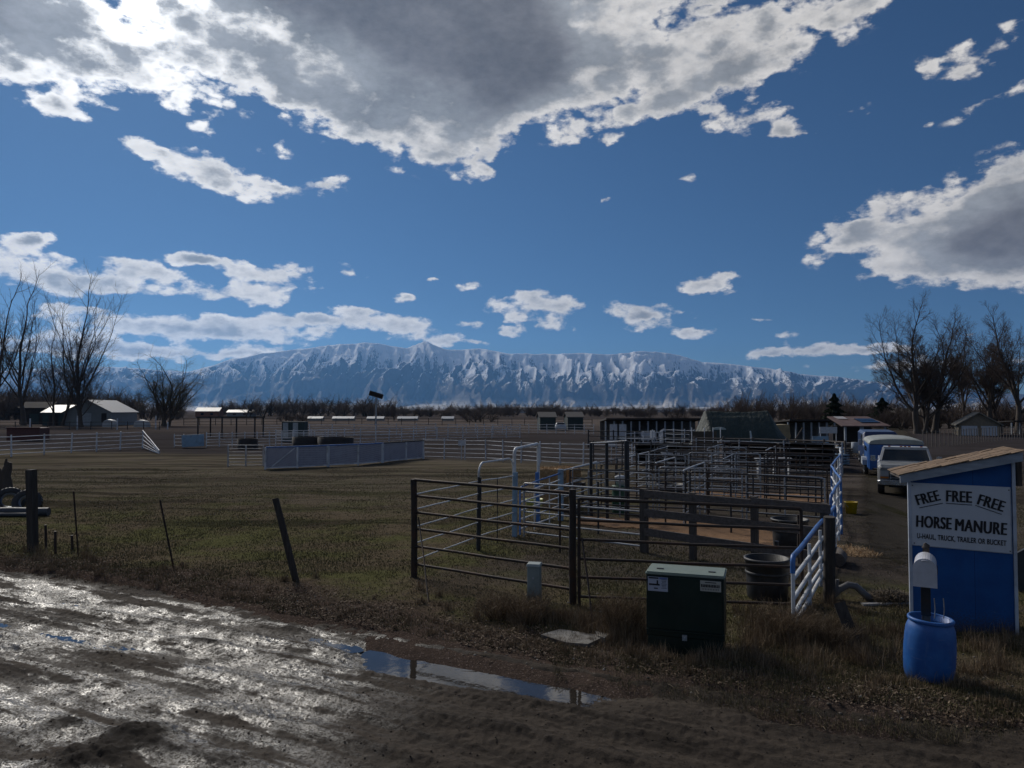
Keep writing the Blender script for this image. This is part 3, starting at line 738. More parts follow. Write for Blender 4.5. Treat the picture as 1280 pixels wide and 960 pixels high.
for i in range(44):                                    # left wood behind barn
    px = -40 + i*6.3 + rf.uniform(-3, 3); Y = rf.uniform(215, 300)
    top = np.interp(px, [-40, 60, 120, 180, 240], [474, 476, 478, 487, 499]) + rf.uniform(-3, 4)
    h = (512-top)*Y/F + CAMZ
    far_tree(px, Y, h, h*rf.uniform(1.1, 1.6), rf.randrange(3), 'bare brown tree in the low wood behind the pale barn', GL)
GR = 'bare trees of the thicket behind the green tarp'
for i in range(36):                                    # 880..1100 behind the tarp
    px = 900 + i*6.2 + rf.uniform(-3, 3); Y = rf.uniform(150, 210)
    top = np.interp(px, [895, 925, 950, 985, 1010, 1050, 1080, 1120], [500, 487, 486, 484, 492, 488, 492, 498]) + rf.uniform(-3, 4)
    h = (512-top)*Y/F + CAMZ
    far_tree(px, Y, h, h*rf.uniform(.8, 1.2), rf.randrange(3), 'bare brown tree in the thicket between green tarp and red-roofed shelter', GR)
GS = 'small bare trees under the cottonwoods'
for i in range(24):
    px = 1100 + i*8.5 + rf.uniform(-3, 3); Y = rf.uniform(112, 200)
    top = 492 + rf.uniform(-12, 10) - (6 if px > 1180 else 0)
    h = (512-top-6)*Y/F + CAMZ
    far_tree(px, Y, h, h*rf.uniform(.9, 1.4), rf.randrange(3), 'small bare tree in the undergrowth beneath the tall cottonwoods', GS)
for (px, Y, top, wd, k, lb) in [
    (493, 210, 488, 4.6, 1, 'lone small bare tree right of the tilted solar panel'),
    (376, 190, 511, 4.0, 2, 'dark round bush left of the tilted solar panel, nearer than the tree line'),
    (358, 195, 510, 4.0, 2, 'leftmost dark round bush before the tree line, above the lattice fence'),
    (600, 190, 505, 8, 2, 'sprawling bare tree above the middle of the white pipe fence'),
    (636, 330, 504, 9, 0, 'rounded greyish tree left of the two far sheds'),
    (848, 170, 504, 6, 0, 'bare tree just left of the green tarp'),
    (806, 260, 505, 8, 0, 'bare tree above the long dark shed'),
    (1020, 140, 486, 6, 1, 'pale slender bare tree left of the dark spruce')]:
    h = (512-top)*Y/F + CAMZ; far_tree(px, Y, h, wd, k, lb)
# ------------------------------------------------------------------ conifers
def conifer(name, label, loc, H, Wd, seed):
    r = random.Random(seed); m, b, pr = newmat("dark needles")
    P = b.n('ShaderNodeTexCoord').outputs['Object']
    setp(b, pr, col=b.mix(b.noise(P, 3, 5, .6), (.010, .018, .010), (.030, .045, .022)), rough=.8, spec=.2)
    V = []; Fc = []
    for i in range(9000):
        f = r.random()**.8; z = H*(.04+.96*f); rad = Wd/2*(1-f**1.7)**.9*(.75+.35*math.sin(f*38+r.random()))
        a = r.random()*6.283; q = rad*math.sqrt(r.random())
        c = Vector((q*math.cos(a), q*math.sin(a), z - q*.25)); s_ = .10+.14*r.random()
        d = Vector((math.cos(a), math.sin(a), -.35+r.gauss(0,.3))).normalized(); sd_ = d.cross(Vector((r.gauss(0,1), r.gauss(0,1), 1))).normalized()
        k = len(V); V += [tuple(c-d*s_), tuple(c+sd_*s_*.3), tuple(c+d*s_*1.4), tuple(c-sd_*s_*.3)]; Fc.append((k, k+1, k+2, k+3))
    root = empty(name, loc); tri_mesh('crown', np.array(V), np.array(Fc), m, root)
    mb = MB(); mb.tube([(0,0,-.2),(0,0,H*.5),(0,0,H*.95)], [.16,.09,.02], 7); mb.build('trunk', BARK, root)
    P3(root, label, 'tree')
conifer('spruce_tree', 'dark pointed spruce left of the red-roofed shelter', T(1043, 130), 6.0, 4.8, 1)
conifer('spruce_tree', 'broad dark evergreen right behind the red-roofed shelter', T(1103, 128), 5.2, 6.5, 2)
# ================================================================== fences and pens
RUST = simple("rusty dark pipe", (.040, .030, .026), .65, .35, .3, 7, .2, (.10, .045, .022), .5)
DARKP = simple("dark painted pipe", (.030, .034, .040), .5, .4, .25, 8, .15, (.07, .04, .028), .35)
GALV = simple("galvanised pipe", (.34, .36, .39), .45, .5, .15, 6, .15, (.12, .09, .07), .45)
WHITEP = simple("white painted pipe", (.62, .64, .66), .45, 0, .10, 5, .12, (.22, .17, .13), .45)
FWHITE = simple("weathered white fence", (.60, .62, .66), .6, .1, .12, 4, .1, (.13, .12, .12), .5)
BLUEP = simple("blue painted pipe", (.045, .15, .42), .4, 0, .15, 6, .12, (.10, .09, .09), .35)
PBLUE = simple("pale blue paint", (.22, .34, .46), .5, 0, .12, 4, .1, (.14, .14, .14), .35)
WOODD = simple("dark weathered wood", (.070, .058, .050), .9, 0, .4, 5, .5, (.15, .13, .11), .3, (6, 6, .6))
PLANK = simple("grey plank wood", (.115, .098, .088), .9, 0, .35, 4, .5, (.05, .035, .028), .4, (1, 6, 6))
POSTW = simple("creosoted post", (.045, .038, .033), .9, 0, .4, 5, .6, (.11, .10, .09), .35, (7, 7, .7))
def V3(p, z=0.0):
    return Vector((p[0], p[1], gz1(p[0], p[1]) + z))
def uvec(A, B):
    d = Vector((B[0]-A[0], B[1]-A[1], 0)); L = d.length; return d/L, L
def panel(label, A, B, hA, hB, rails, mat, mat_top=None, rr=.022, ur=.024, ups=(0, .5, 1), rnd=0.0, cat='livestock panel', name='livestock_panel', group=None, up_mat=None, parts=True, bottom=.0, top=True, up_bottom=None):
    """a pipe panel from A to B; rails as fractions of the height; rnd = corner radius"""
    A = V3(A); B = V3(B); u, L = uvec(A, B); root = empty(name, A)
    mt_ = mat_top or mat
    a0 = Vector((0,0,0)); b0 = B-A
    def at(t, f): return a0.lerp(b0, t) + Vector((0, 0, (hA+(hB-hA)*t)*f))
    sag = lambda t, k: Vector((u.y, -u.x, 0))*math.sin(t*7+k)*.012
    # frame: ends with the top rail over them
    if top:
        mb = MB(); pts = []
        if rnd > 0:
            pts = [at(0, bottom/ max(hA, .1)), at(0, 1)-Vector((0,0,rnd))]
            for k in range(1, 6):
                a = math.pi/2*k/6; pts.append(at(0, 1) + u*(rnd*(1-math.cos(a))) - Vector((0,0,rnd*(1-math.sin(a)))))
            pts += [at(t, 1)+sag(t, 1) for t in (.12, .5, .88)]
            for k in range(1, 6):
                a = math.pi/2*k/6; pts.append(at(1, 1) - u*(rnd*(1-math.sin(a))) - Vector((0,0,rnd*(1-math.cos(a)))))
            pts += [at(1, 1)-Vector((0,0,rnd)), at(1, bottom/max(hB, .1))]
        else:
            pts = [at(0, 1), at(.25, 1)+sag(.25, 1), at(.5, 1)+sag(.5, 1), at(.75, 1)+sag(.75, 1), at(1, 1)]
        mb.tube(pts, rr*1.12, 8); mb.build('top_rail', mt_, root)
    first = None
    for i, f in enumerate(rails):
        mb = MB(); mb.tube([at(0, f), at(.3, f)+sag(.3, f*9), at(.5, f)+sag(.5, f*9)-Vector((0,0,.008)), at(.8, f)+sag(.8, f*9), at(1, f)], rr, 7)
        mb.build('rail', mat, root)
    for t in ups:
        mb = MB(); mb.tube([at(t, .0)+Vector((0,0,bottom if up_bottom is None else up_bottom)), at(t, .9 if up_bottom is not None else .995)], ur, 7); mb.build('upright', up_mat or mat, root)
    P3(root, label, cat, group); return root
def post(label, base, top, r, mat, name='fence_post', cat='fence post', sq=False, parts=(), group=None):
    base = V3(base[:2], -.25); top = Vector(top); mb = MB(); loc = V3(base[:2])
    a = Vector((0, 0, -.25)); b = top-loc
    if sq:
        mb.beam(a, b, r*2, r*1.9, up=Vector((.3, 1, 0)))
    else:
        n = 5; pts = [a.lerp(b, i/n)+Vector((random.uniform(-1,1), random.uniform(-1,1), 0))*r*.10 for i in range(n+1)]
        mb.tube(pts, [r*(1.03-.06*i/n) for i in range(n+1)], 9)
    o = mb.build(name, mat, None, loc); P3(o, label, cat, group); return o
def tpost(label, base, top):
    loc = V3(base); mb = MB(); a = Vector((0,0,-.2)); b = Vector(top)-loc
    mb.beam(a, b, .036, .006, up=Vector((0,1,0))); mb.beam(a+Vector((0,.012,0)), b+Vector((0,.012,0)), .006, .03, up=Vector((0,1,0)))
    n = int((b-a).length/.055)
    for i in range(5, n):
        q = a.lerp(b, i/n); mb.box(q-Vector((0,.007,0)), (.012, .01, .012))
    o = mb.build('steel_post', RUST, None, loc); P3(o, label, 'fence post'); return o
def pxz(px, py, D):                 # world point at depth D through a photo pixel
    return pt(px, py, D)
# ---- front row
gA = gp(518, 722); gM = gp(716, 753); gM2 = gp(724, 756); gE = gp(1003, 768)
FR = (.835, .665, .495, .315, .13)
panel('long rusty six-rail pipe panel, left half of the front row facing the muddy road', gA, gM, 1.84, 1.83, FR, RUST, rr=.026, ur=.02, ups=(.0, 1))
post('rusty corner post where the front row meets the thin white side rails', gA, gA+Vector((-.02,0,1.87)), .062, RUST)
post('thick rusty post in the middle of the front row', gM, gM+Vector((0,0,1.87)), .062, RUST)
panel('dark six-rail pipe panel behind the green utility cabinet, right half of the front row', gM2, gE, 1.76, 1.64, (.80, .62, .44, .27, .09), RUST, rr=.024, ur=.028, ups=(0, 1), rnd=.05)
def rod(label, a, b, r=.014, mat=RUST, name='brace_rod', cat='brace'):
    a, b = Vector(a), Vector(b); mb = MB(); mb.tube([Vector((0,0,0)), (b-a)*.5+Vector((.01,0,-.01)), b-a], r, 7); o = mb.build(name, mat, None, a); P3(o, label, cat)
rod('thin rusty brace rod leaning on the front row corner post', gp(536, 752)+Vector((0,0,-.05)), gA+Vector((.08,-.06,1.15)))
rod('thin rusty brace rod leaning on the middle front post', gp(741, 777)+Vector((0,0,-.05)), gM2+Vector((.04,-.06,1.1)))
# ---- left side of the pen (thin white rails) up to the walk-through
s0 = gA; s1 = gp(598, 688); s2 = gp(643, 671); s3 = gp(673, 655)
SR = (.99, .81, .60, .40, .20)
panel('thin white five-rail side panel running back from the rusty corner post', s0, s1, 1.58, 1.58, SR, WHITEP, rr=.013, ur=.013, ups=(), top=False, up_mat=DARKP)
panel('thin white five-rail side panel between dark upright and arched walk-through', s1, s2, 1.58, 1.56, SR, WHITEP, rr=.014, ur=.012, ups=(.5,), top=False, up_mat=DARKP)
post('dark crooked pipe upright in the middle of the white side rails', s1, s1+Vector((.02,0,1.66)), .05, DARKP)
def arch(label, A, B, h, r, mat, rnd=.25, name='walk_through_frame', legA=0.0):
    A = V3(A); B = V3(B); u, L = uvec(A, B); b0 = B-A; root = empty(name, A); Z = Vector((0,0,1))
    mb = MB(); pts = [Vector((0,0,legA)), Z*(h-rnd)]
    for k in range(1, 7): a = math.pi/2*k/7; pts.append(Z*(h-rnd+rnd*math.sin(a)) + u*rnd*(1-math.cos(a)))
    for k in range(0, 7): a = math.pi/2*k/7; pts.append(b0 + Z*(h-rnd+rnd*math.cos(a)) - u*rnd*(1-math.sin(a)))
    pts += [b0+Z*(h-rnd), b0-Z*.05]
    mb.tube(pts, r, 9); o = mb.build(name, mat, None, A); bpy.data.objects.remove(root); P3(o, label, 'gate frame'); return o
arch('low white arched pipe frame left of the tall one', s1+Vector((.0,.02,0)), s2+Vector((-.03,.02,0)), 1.98, .024, WHITEP, .28, legA=1.55)
arch('tall white arched walk-through frame over the pale blue posts', s2, s3, 2.22, .042, WHITEP, .16)
post('pale blue square gate post with white bolts under the tall arch', s2, s2+Vector((0.02,0,1.62)), .055, PBLUE, sq=True)
post('blue post under the far leg of the tall arch', s3, s3+Vector((-.03,-.03,1.45)), .05, BLUEP, sq=True)
g1 = gp(650, 668); g2_ = gp(701, 651); g3 = gp(746, 633)
panel('five-rail gate with blue top bar beside the tall white arch', g1, g2_, 1.22, 1.36, (.86, .68, .5, .32, .12), WHITEP, BLUEP, .02, .018, (.33, .7), rnd=.12, name='pen_gate', cat='gate')
post('blue-grey post at the far end of the blue-topped gate', g2_, g2_+Vector((0,0,1.48)), .07, PBLUE, sq=True)
panel('white-lit pipe panel running back beyond the blue-topped gate', g2_, g3, 1.42, 1.5, (.7, .45, .2), GALV, WHITEP, .02, .02, (1,))
# second row: grey panel, then plank fence
q0 = gp(655, 672); q1 = gp(802, 689)
panel('grey pipe panel of the second row, left of the wooden plank fence', q0, q1, 1.34, 1.36, (.84, .66, .47, .28, .09), GALV, GALV, .021, .02, (1,), rnd=.06, up_mat=GALV)
wA = gp(806, 691); wB = Vector((5.95, 13.9, 0))
root = empty('plank_fence', V3(wA)); u, L = uvec(wA, wB)
for t in (0, .30, .64, .98):
    q = (V3(wA+(wB-wA)*t)-V3(wA)); mb = MB(); w_ = .17 if t == 0 else .13
    mb.box(q+Vector((0,.07,.70)), (w_, .12, 1.46), (0,0,math.atan2(u.y, u.x))); mb.build('post', WOODD, root, bevel=.008)
for z in (1.34, .90, .46):
    for (t0, t1) in ((0.0, .62), (.62, 1.0)):
        a = (wB-wA)*t0; b = (wB-wA)*t1; mb = MB(); dz_ = random.uniform(-.02, .02)
        mb.beam(a+Vector((0,0,z+dz_)), b+Vector((0,0,z+random.uniform(-.02,.02))), .045, .17)
        mb.build('plank', PLANK, root, bevel=.006)
P3(root, 'weathered wooden plank fence with three wide boards behind the green cabinet', 'fence')
# ---- right side: white rails under a bent blue top pipe
r0 = Vector((3.96, 10.52, 0)); r1 = Vector((6.9, 15.9, 0))
panel('near white five-rail gate with bright blue top pipe beside the creosoted post', r0, r1, 1.13, 1.13, (.72, .47, .27, .13), WHITEP, BLUEP, .033, .028, (0, .30, .55, .8), rnd=.10, bottom=.90, up_bottom=0, name='pen_gate', cat='gate')
post('thick grey-brown wooden post against the near blue-topped gate', gp(1037, 753), pxz(1037, 646, 12.25), .095, POSTW)
rr_ = [Vector((6.95, 16.0, 0)), Vector((8.45, 19.3, 0)), Vector((9.9, 22.8, 0)), Vector((11.6, 26.4, 0)), Vector((13.45, 30.2, 0))]
side_l = ['second blue-topped white panel beside the lane, just past the creosoted post', 'third blue-topped white panel beside the lane, left of the yellow bucket',
          'fourth blue-topped white panel beside the lane', 'farthest blue-topped white panel beside the lane, near the white pickup']
for i in range(4):
    a, b = rr_[i], rr_[i+1]; j = Vector((.18, 0, 0))*(1 if i % 2 else -1)
    panel(side_l[i], a+j*.5, b-j*.5, 1.35+.08*i, 1.4+.08*i, (.78, .56, .36, .16), WHITEP, BLUEP if i < 3 else WHITEP, .028, .026, (.35, .7), rnd=.14)
# rusty post holding the right end
post('short dark post stub behind the green cabinet near the black tub', gp(973, 716), gp(973, 716)+Vector((-.03,0,.62)), .045, DARKP)
post('dark rusty pipe upright in front of the upper black tub', gp(1000, 705), gp(1000, 705)+Vector((0,0,1.02)), .05, RUST)
# ---- the grid of pens behind
O = Vector((-1.86, 14.1, 0)); E1 = Vector((.92, -.39, 0)); E2 = Vector((.41, .91, 0))
def grid_pt(a, b): return O + E1*a + E2*b
ordw = ['first', 'second', 'third', 'fourth', 'fifth', 'sixth', 'seventh', 'eighth']
rows = [(8.2, DARKP, 1.45, 6), (9.7, GALV, 1.4, 5), (11.4, RUST, 1.5, 6), (14.2, GALV, 1.6, 6), (17.3, DARKP, 1.6, 7), (18.9, RUST, 1.5, 6), (20.6, GALV, 1.6, 6), (24.5, DARKP, 1.6, 6)]
rg_ = random.Random(11)
for ri, (b, mt_, h, n) in enumerate(rows):
    amax = 6.9 + .02*b; cuts = [0.15, amax*.33, amax*.68, amax-.1] if ri % 2 else [0.15, amax*.5, amax-.1]
    for k in range(len(cuts)-1):
        A = grid_pt(cuts[k]+.05, b+rg_.uniform(-.25, .25)); B = grid_pt(cuts[k+1]-.05, b+rg_.uniform(-.25, .25))
        m_ = mt_ if rg_.random() < .7 else rg_.choice([RUST, DARKP, GALV])
        hh = h+rg_.uniform(-.08, .1)
        where = ('left end', 'middle', 'right end')[k] if len(cuts) == 4 else ('left half', 'right half')[k]
        panel(f'pipe panel, {where} of {ordw[ri]} cross row behind the plank fence', A, B, hh, hh,
              [f/(n) for f in range(1, n)], m_, m_, .019, .022, (0, .33, .66, 1) if ri > 2 else (0, .5, 1), rnd=.10, group='cross panels of the pens')
longs = [(3.4, 8.4, 11.2), (3.6, 14.4, 17.1), (3.2, 17.5, 20.5), (4.4, 20.8, 24.3), (.2, 8.4, 11.3), (.2, 11.6, 14.1), (.2, 14.3, 17.2), (.2, 17.4, 20.5), (-.2, 20.8, 24.4), (1.9, 11.5, 14.1), (2.0, 20.7, 24.4)]
for i, (a, b0_, b1_) in enumerate(longs):
    wh = 'left edge' if a < 1 else 'middle'
    panel(f'pipe panel dividing the pens lengthwise at the {wh}, {int(math.hypot(*grid_pt(a,(b0_+b1_)/2)[:2]))} metres back', grid_pt(a, b0_), grid_pt(a+.1, b1_), 1.5, 1.55,
          (.2, .38, .56, .75), [GALV, DARKP, WHITEP, RUST][i % 4], [WHITEP, GALV, DARKP][i % 3], .018, .02, (0, .5, 1), rnd=.1, group='lengthwise panels of the pens')
# tall dark arches left of the pens
dA = pxz(739, 646, 22.2); dB = pxz(784, 640, 21.4); dM = pxz(759, 640, 22.0)
for (c, lb, h) in ((dA, 'left leg post of the tall dark gateway in the middle pens', 2.2), (dM, 'middle tall dark post of the gateway in the pens', 2.25), (dB, 'right thick dark post of the gateway in the pens', 2.3)):
    post(lb, (c.x, c.y), Vector((c.x, c.y, h)), .05 if c is not dB else .075, DARKP)
rod('pale curved bar across the top of the tall dark gateway', Vector((dA.x, dA.y, 2.2)), Vector((dB.x, dB.y, 2.3)), .022, GALV, 'header_bar', 'bar')
for i, (px, py, h) in enumerate(((832, 655, 1.5), (858, 640, 1.55), (885, 655, 1.5), (935, 640, 1.55), (770, 640, 1.5), (914, 668, 1.35), (975, 640, 1.5), (1020, 646, 1.35), (796, 628, 1.7), (748, 668, 1.35), (700, 690, 1.3))):
    g = gp(px, py); post(f'thin dark steel upright among the pens, {ordw[i%8]} of the loose uprights' + (' in the far half' if i > 7 else ''), g, Vector((g.x, g.y, h)), .026, DARKP if i % 2 else RUST, group='loose uprights among the pens')

# ---- long fences of the yard behind
def fence(label, pts, h, n_rails, spacing, mat, pr_=.045, rr2=.022, name='rail_fence', group=None, low=.15, post_over=.12, cat='fence', mat_top=None, double=False):
    pts = [Vector((p[0], p[1], 0)) for p in pts]; root = empty(name, pts[0]); o0 = pts[0]
    proto_p = None; L = 0
    segs = [(a, b) for a, b in zip(pts, pts[1:])]
    for si, (a, b) in enumerate(segs):
        d = (b-a); n = max(1, round(d.length/spacing))
        for i in range(n+(1 if si == len(segs)-1 else 0)):
            q = a + d*(i/n) - o0
            if proto_p is None:
                mb = MB(); mb.tube([(0,0,-.1), (0,0,h+post_over)], pr_, 6); proto_p = mb.build('post', mat, root, q); c = proto_p
            else:
                c = proto_p.copy(); C.objects.link(c); c.parent = root; c.location = q
            c.rotation_euler = (random.uniform(-.025, .025), random.uniform(-.03, .03), 0)
    for k in range(n_rails):
        z = low + (h-low)*k/(n_rails-1); mb = MB()
        P_ = []
        for (a, b) in segs:
            n = max(1, round((b-a).length/spacing))
            for i in range(n): P_.append(a+(b-a)*(i/n)-o0+Vector((0, 0, z+random.uniform(-.025, .025))))
        P_.append(segs[-1][1]-o0+Vector((0,0,z)))
        mb.tube(P_, rr2, 5); mb.build('rail', (mat_top if (mat_top and k == n_rails-1) else mat), root)
    P3(root, label, cat, group); return root
def gl(*pp): return [gp(px, py) for px, py in pp]
fence('long white pipe fence at the far left below the bare poplars', gl((-30, 573), (55, 568), (178, 561)), 1.35, 5, 2.25, FWHITE, .05, .028)
def gdist(px, Y): return Vector((xat(px, Y), Y, 0))
root = panel('white pipe panel slumped against the end of the far left fence', gp(178, 561), gp(199, 568), 1.5, .25, (.75, .5, .25, .1), FWHITE, None, .028, .03, (0, 1))
# pale board and fence pieces
fence('short white pipe fence left of the pale blue board', gl((218, 559), (229, 559)), 1.0, 4, .7, FWHITE, .04, .022)
mb = MB(); mb.box((0,0,.62), (1.85, .05, 1.0), (0, R(-3), 0)); o = mb.build('board', PBLUE, None, gp(242, 560)+Vector((0,-.15,0)), bevel=.01); P3(o, 'pale blue flat board standing against the white fence', 'board')

fence('white pipe fence with closely set posts right of the pale blue board', gl((258, 559), (352, 557), (420, 556)), 1.15, 5, 1.0, FWHITE, .04, .024)
fence('white rail fence running behind the lattice fence towards the solar panel', [gdist(345, 66), gdist(470, 72), gdist(560, 80), gdist(650, 84)], 1.3, 5, 1.6, FWHITE, .05, .026)
fence('far grey rail fence beyond the lattice fence', [gdist(330, 88), gdist(470, 92), gdist(545, 96)], 1.35, 5, 2.4, FWHITE, .05, .03)
fence('far pale fence below the two green sheds', [gdist(560, 98), gdist(650, 100), gdist(742, 96)], 1.2, 4, 1.3, FWHITE, .045, .024)
fence('white five-rail fence between lattice fence and pens', gl((530, 573), (607, 575), (700, 581), (790, 584)), 1.2, 5, 1.42, FWHITE, .04, .022)
fence('white pipe fence zigzagging in the middle distance left of the tarp', [gdist(782, 52), gdist(825, 55), gdist(830, 62), gdist(868, 60)], 1.5, 5, 1.1, FWHITE, .04, .025)
fence('dark pole fence in front of the long dark shed', [gdist(735, 62), gdist(800, 60), gdist(862, 57)], 1.4, 4, 2.0, DARKP, .06, .035)
fence('grey pole fence in front of the green tarp', [gdist(868, 50), gdist(940, 48), gdist(1030, 45), gdist(1056, 43)], 1.3, 4, 1.9, PLANK, .06, .05)
fence('grey pipe fence right behind the pens', [gdist(770, 44), gdist(870, 41), gdist(980, 38), gdist(1052, 36)], 1.5, 6, 2.2, GALV, .035, .022)
fence('dark rail fence crossing the yard in front of the pens middle', [gdist(742, 38), gdist(850, 36.5), gdist(905, 35)], 1.5, 5, 1.7, DARKP, .035, .022)
fence('wire-and-stake fence running along the right-hand field', [gdist(1153, 62), gdist(1190, 66), gdist(1232, 74), gdist(1290, 84)], 1.3, 2, .9, simple("pale stakes", (.16,.14,.12), .9), .035, .010)
fence('distant pale rail fence left of the lone poplar trunk', [gdist(-20, 118), gdist(60, 116), gdist(140, 120), gdist(200, 118)], 1.2, 3, 3.2, WOODD, .07, .04)
fence('distant dark fence line below the middle tree line', [gdist(230, 150), gdist(420, 158), gdist(640, 150), gdist(740, 140)], 1.3, 3, 3.0, WOODD, .07, .04)
# galvanised small panel and lattice fence with blue top
panel('small galvanised pipe gate left of the lattice fence', gp(285, 583), gp(329, 582), 1.2, 1.2, (.84, .68, .52, .36, .2, .06), GALV, None, .014, .04, (0, .5, 1), name='pen_gate', cat='gate')
def lattice_material():
    m, b, pr = newmat("pale lattice mesh")
    P = b.n('ShaderNodeTexCoord').outputs['Object']
    w1 = b.n('ShaderNodeTexWave', wave_type='BANDS', bands_direction='DIAGONAL'); b.put(w1, 'Vector', P); b.put(w1, 'Scale', 5.0)
    w2 = b.n('ShaderNodeTexWave', wave_type='BANDS', bands_direction='DIAGONAL'); b.put(w2, 'Vector', b.mapping(P, scale=(-1, 1, 1))); b.put(w2, 'Scale', 5.0)
    k = b.m('MAXIMUM', w1.outputs['Fac'], w2.outputs['Fac'])
    n = b.noise(P, 2.5, 5, .6)
    setp(b, pr, col=b.mix(n, (.27, .27, .32), (.40, .40, .46)), rough=.8, spec=.2, alpha=b.ss(b.m('ADD', k, b.m('MULTIPLY', n, .8)), .45, .75, .35, 1.0)); return m
LAT = lattice_material()
root = empty('lattice_fence', gp(331, 587)); o0 = gp(331, 587)
lp = gl((332, 587), (372, 585.5), (411, 583), (448, 581), (479, 578.5), (508, 575.5), (530, 573.5))
for i, (a, b) in enumerate(zip(lp, lp[1:])):
    a = a-o0; b = b-o0; h = 1.14
    mb = MB(); mb.beam(a+Vector((0,0,h/2+.06)), b+Vector((0,0,h/2+.06)), .012, h-.08); mb.build('lattice', LAT, root)
    mb = MB(); mb.beam(a+Vector((0,0,.09)), b+Vector((0,0,.09)), .06, .07); mb.build('bottom_rail', FWHITE, root)
    mb = MB(); mb.beam(a+Vector((0,0,h+.05)), b+Vector((0,0,h+.05)), .09, .07); mb.build('top_rail', BLUEP if i < 4 else DARKP, root)
    for q in (a, b) if i % 2 == 0 else (b-(b-a)*.04,):
        mb = MB(); mb.box(q+Vector((0,-.05,h/2)), (.09, .09, h+.06)); mb.build('post', FWHITE, root)
mb = MB()
a = lp[0]-o0; b = lp[1]-o0; mb.beam(a.lerp(b,.2)+Vector((0,-.04,.15)), a.lerp(b,.9)+Vector((0,-.04,1.1)), .03, .05); mb.build('brace', FWHITE, root)
P3(root, 'long pale lattice fence with blue top rail at the pasture edge', 'fence')
# ================================================================== things in the foreground
BLUEW = simple("blue painted plywood", (.010, .078, .27), .6, 0, .20, 2.5, .25, (.030, .070, .15), .6, (1, 1, .5), spec=.3)
def splash_blue():
    m, b, pr = newmat("blue painted plywood"); P = b.n('ShaderNodeTexCoord').outputs['Object']; x, y, z = b.sep(P)
    n = b.noise(P, 3.0, 6, .6); g = b.noise(b.mapping(P, scale=(22, 22, 1.2)), 1.0, 5, .6); f = b.noise(P, 34.0, 5, .7)
    c = b.mix(b.ss(n, .3, .7), (.008, .066, .235), (.013, .092, .30)); c = b.mix(b.m('MULTIPLY', b.ss(g, .5, .75), .35), c, (.020, .075, .20))
    seam = b.m('COMPARE', x, .80, .0022); c = b.mix(seam, c, (.004, .02, .07))
    low = b.ss(b.m('ADD', z, b.m('MULTIPLY', b.m('SUBTRACT', f, .5), .9)), .34, .02); c = b.mix(b.m('MULTIPLY', low, .75), c, (.050, .040, .032))
    sc = b.m('MULTIPLY', b.ss(b.noise(b.mapping(P, rot=(0, R(25), 0), scale=(5, 5, 26)), 1.0, 6, .7), .64, .70), b.ss(z, .75, .40)); c = b.mix(b.m('MULTIPLY', sc, .6), c, (.22, .30, .40))
    setp(b, pr, col=c, rough=b.ss(n, .3, .7, .5, .72, interp='LINEAR'), spec=.3, nrm=bump(b, b.m('ADD', g, b.m('MULTIPLY', f, .3)), .25, .006)); return m
BLUEW = splash_blue()
WHITEBD = simple("white sign board", (.52, .55, .60), .5, 0, .06, 2, .03, (.36, .36, .36), .45, (1, 1, .35))
INK = simple("black lettering", (.008, .008, .012), .6, 0, .1, 4, 0)
TRIMW = simple("white painted trim", (.45, .50, .58), .6, 0, .12, 4, .1, (.25,.25,.27), .5)
FASCIA = simple("faded blue-grey board", (.28, .32, .37), .8, 0, .22, 3, .3, (.40, .42, .46), .5, (1.2, 6, 6))
SHING = simple("tan asphalt shingles", (.20, .135, .085), .95, 0, .3, 14, .6, (.10, .07, .05), .5)
def text_mesh(txt, size, ux, mat, parent, name, bold=.012):
    cu = bpy.data.curves.new('lettering', 'FONT'); cu.body = txt; cu.size = size; cu.align_x = 'CENTER'; cu.align_y = 'BOTTOM_BASELINE' if False else 'BOTTOM'
    cu.offset = bold*size if bold < .02 else 0.0; cu.extrude = .0015; cu.space_character = 1.08
    ob = bpy.data.objects.new('tmp', cu); C.objects.link(ob)
    bpy.context.view_layer.update(); dg = bpy.context.evaluated_depsgraph_get()
    me = bpy.data.meshes.new_from_object(ob.evaluated_get(dg)); bpy.data.objects.remove(ob)
    xs_ = [v.co.x for v in me.vertices]; ys_ = [v.co.y for v in me.vertices]
    cx, w0 = (min(xs_)+max(xs_))/2, max(xs_)-min(xs_); y0, h0 = min(ys_), max(ys_)-min(ys_)
    for v in me.vertices:
        v.co.x = (v.co.x-cx)*ux/w0; v.co.y = (v.co.y-y0)*size/h0
    me.materials.clear(); me.materials.append(mat)
    if bold > .02:                                  # heavier strokes
        vs0 = [v.co.copy() for v in me.vertices]; fs0 = [tuple(p.vertices) for p in me.polygons]; V = []; Fc = []
        for q, (sx_, sz_) in enumerate(((0, 0), (-.0075, .0006), (.0075, .0012), (-.004, .0018), (.004, .0024))):
            k = len(V); V += [(v.x+sx_, v.y, v.z+sz_) for v in vs0]; Fc += [tuple(i+k for i in f) for f in fs0]
        me = bpy.data.meshes.new(name); me.from_pydata(V, [], Fc); me.materials.append(mat)
    o = bpy.data.objects.new(name, me); C.objects.link(o); o.parent = parent; return o
SL = Vector((5.86, 10.92, 0)); SR_ = Vector((7.08, 10.53, 0)); du, WL = uvec(SL, SR_)
shed = empty('sign_shed', (SL.x, SL.y, 0), math.atan2(du.y, du.x))
zl, zr, dp = 2.16, 2.50, .72
def wall_prism(poly, d, name, mat, parent=shed, bev=0):
    mb = MB(); mb.prism(poly, d); return mb.build(name, mat, parent, recalc=True, bevel=bev)
wall_prism([(0,0,-.02),(WL,0,-.02),(WL,0,zr),(0,0,zl)], (0,.03,0), 'front_wall', BLUEW)
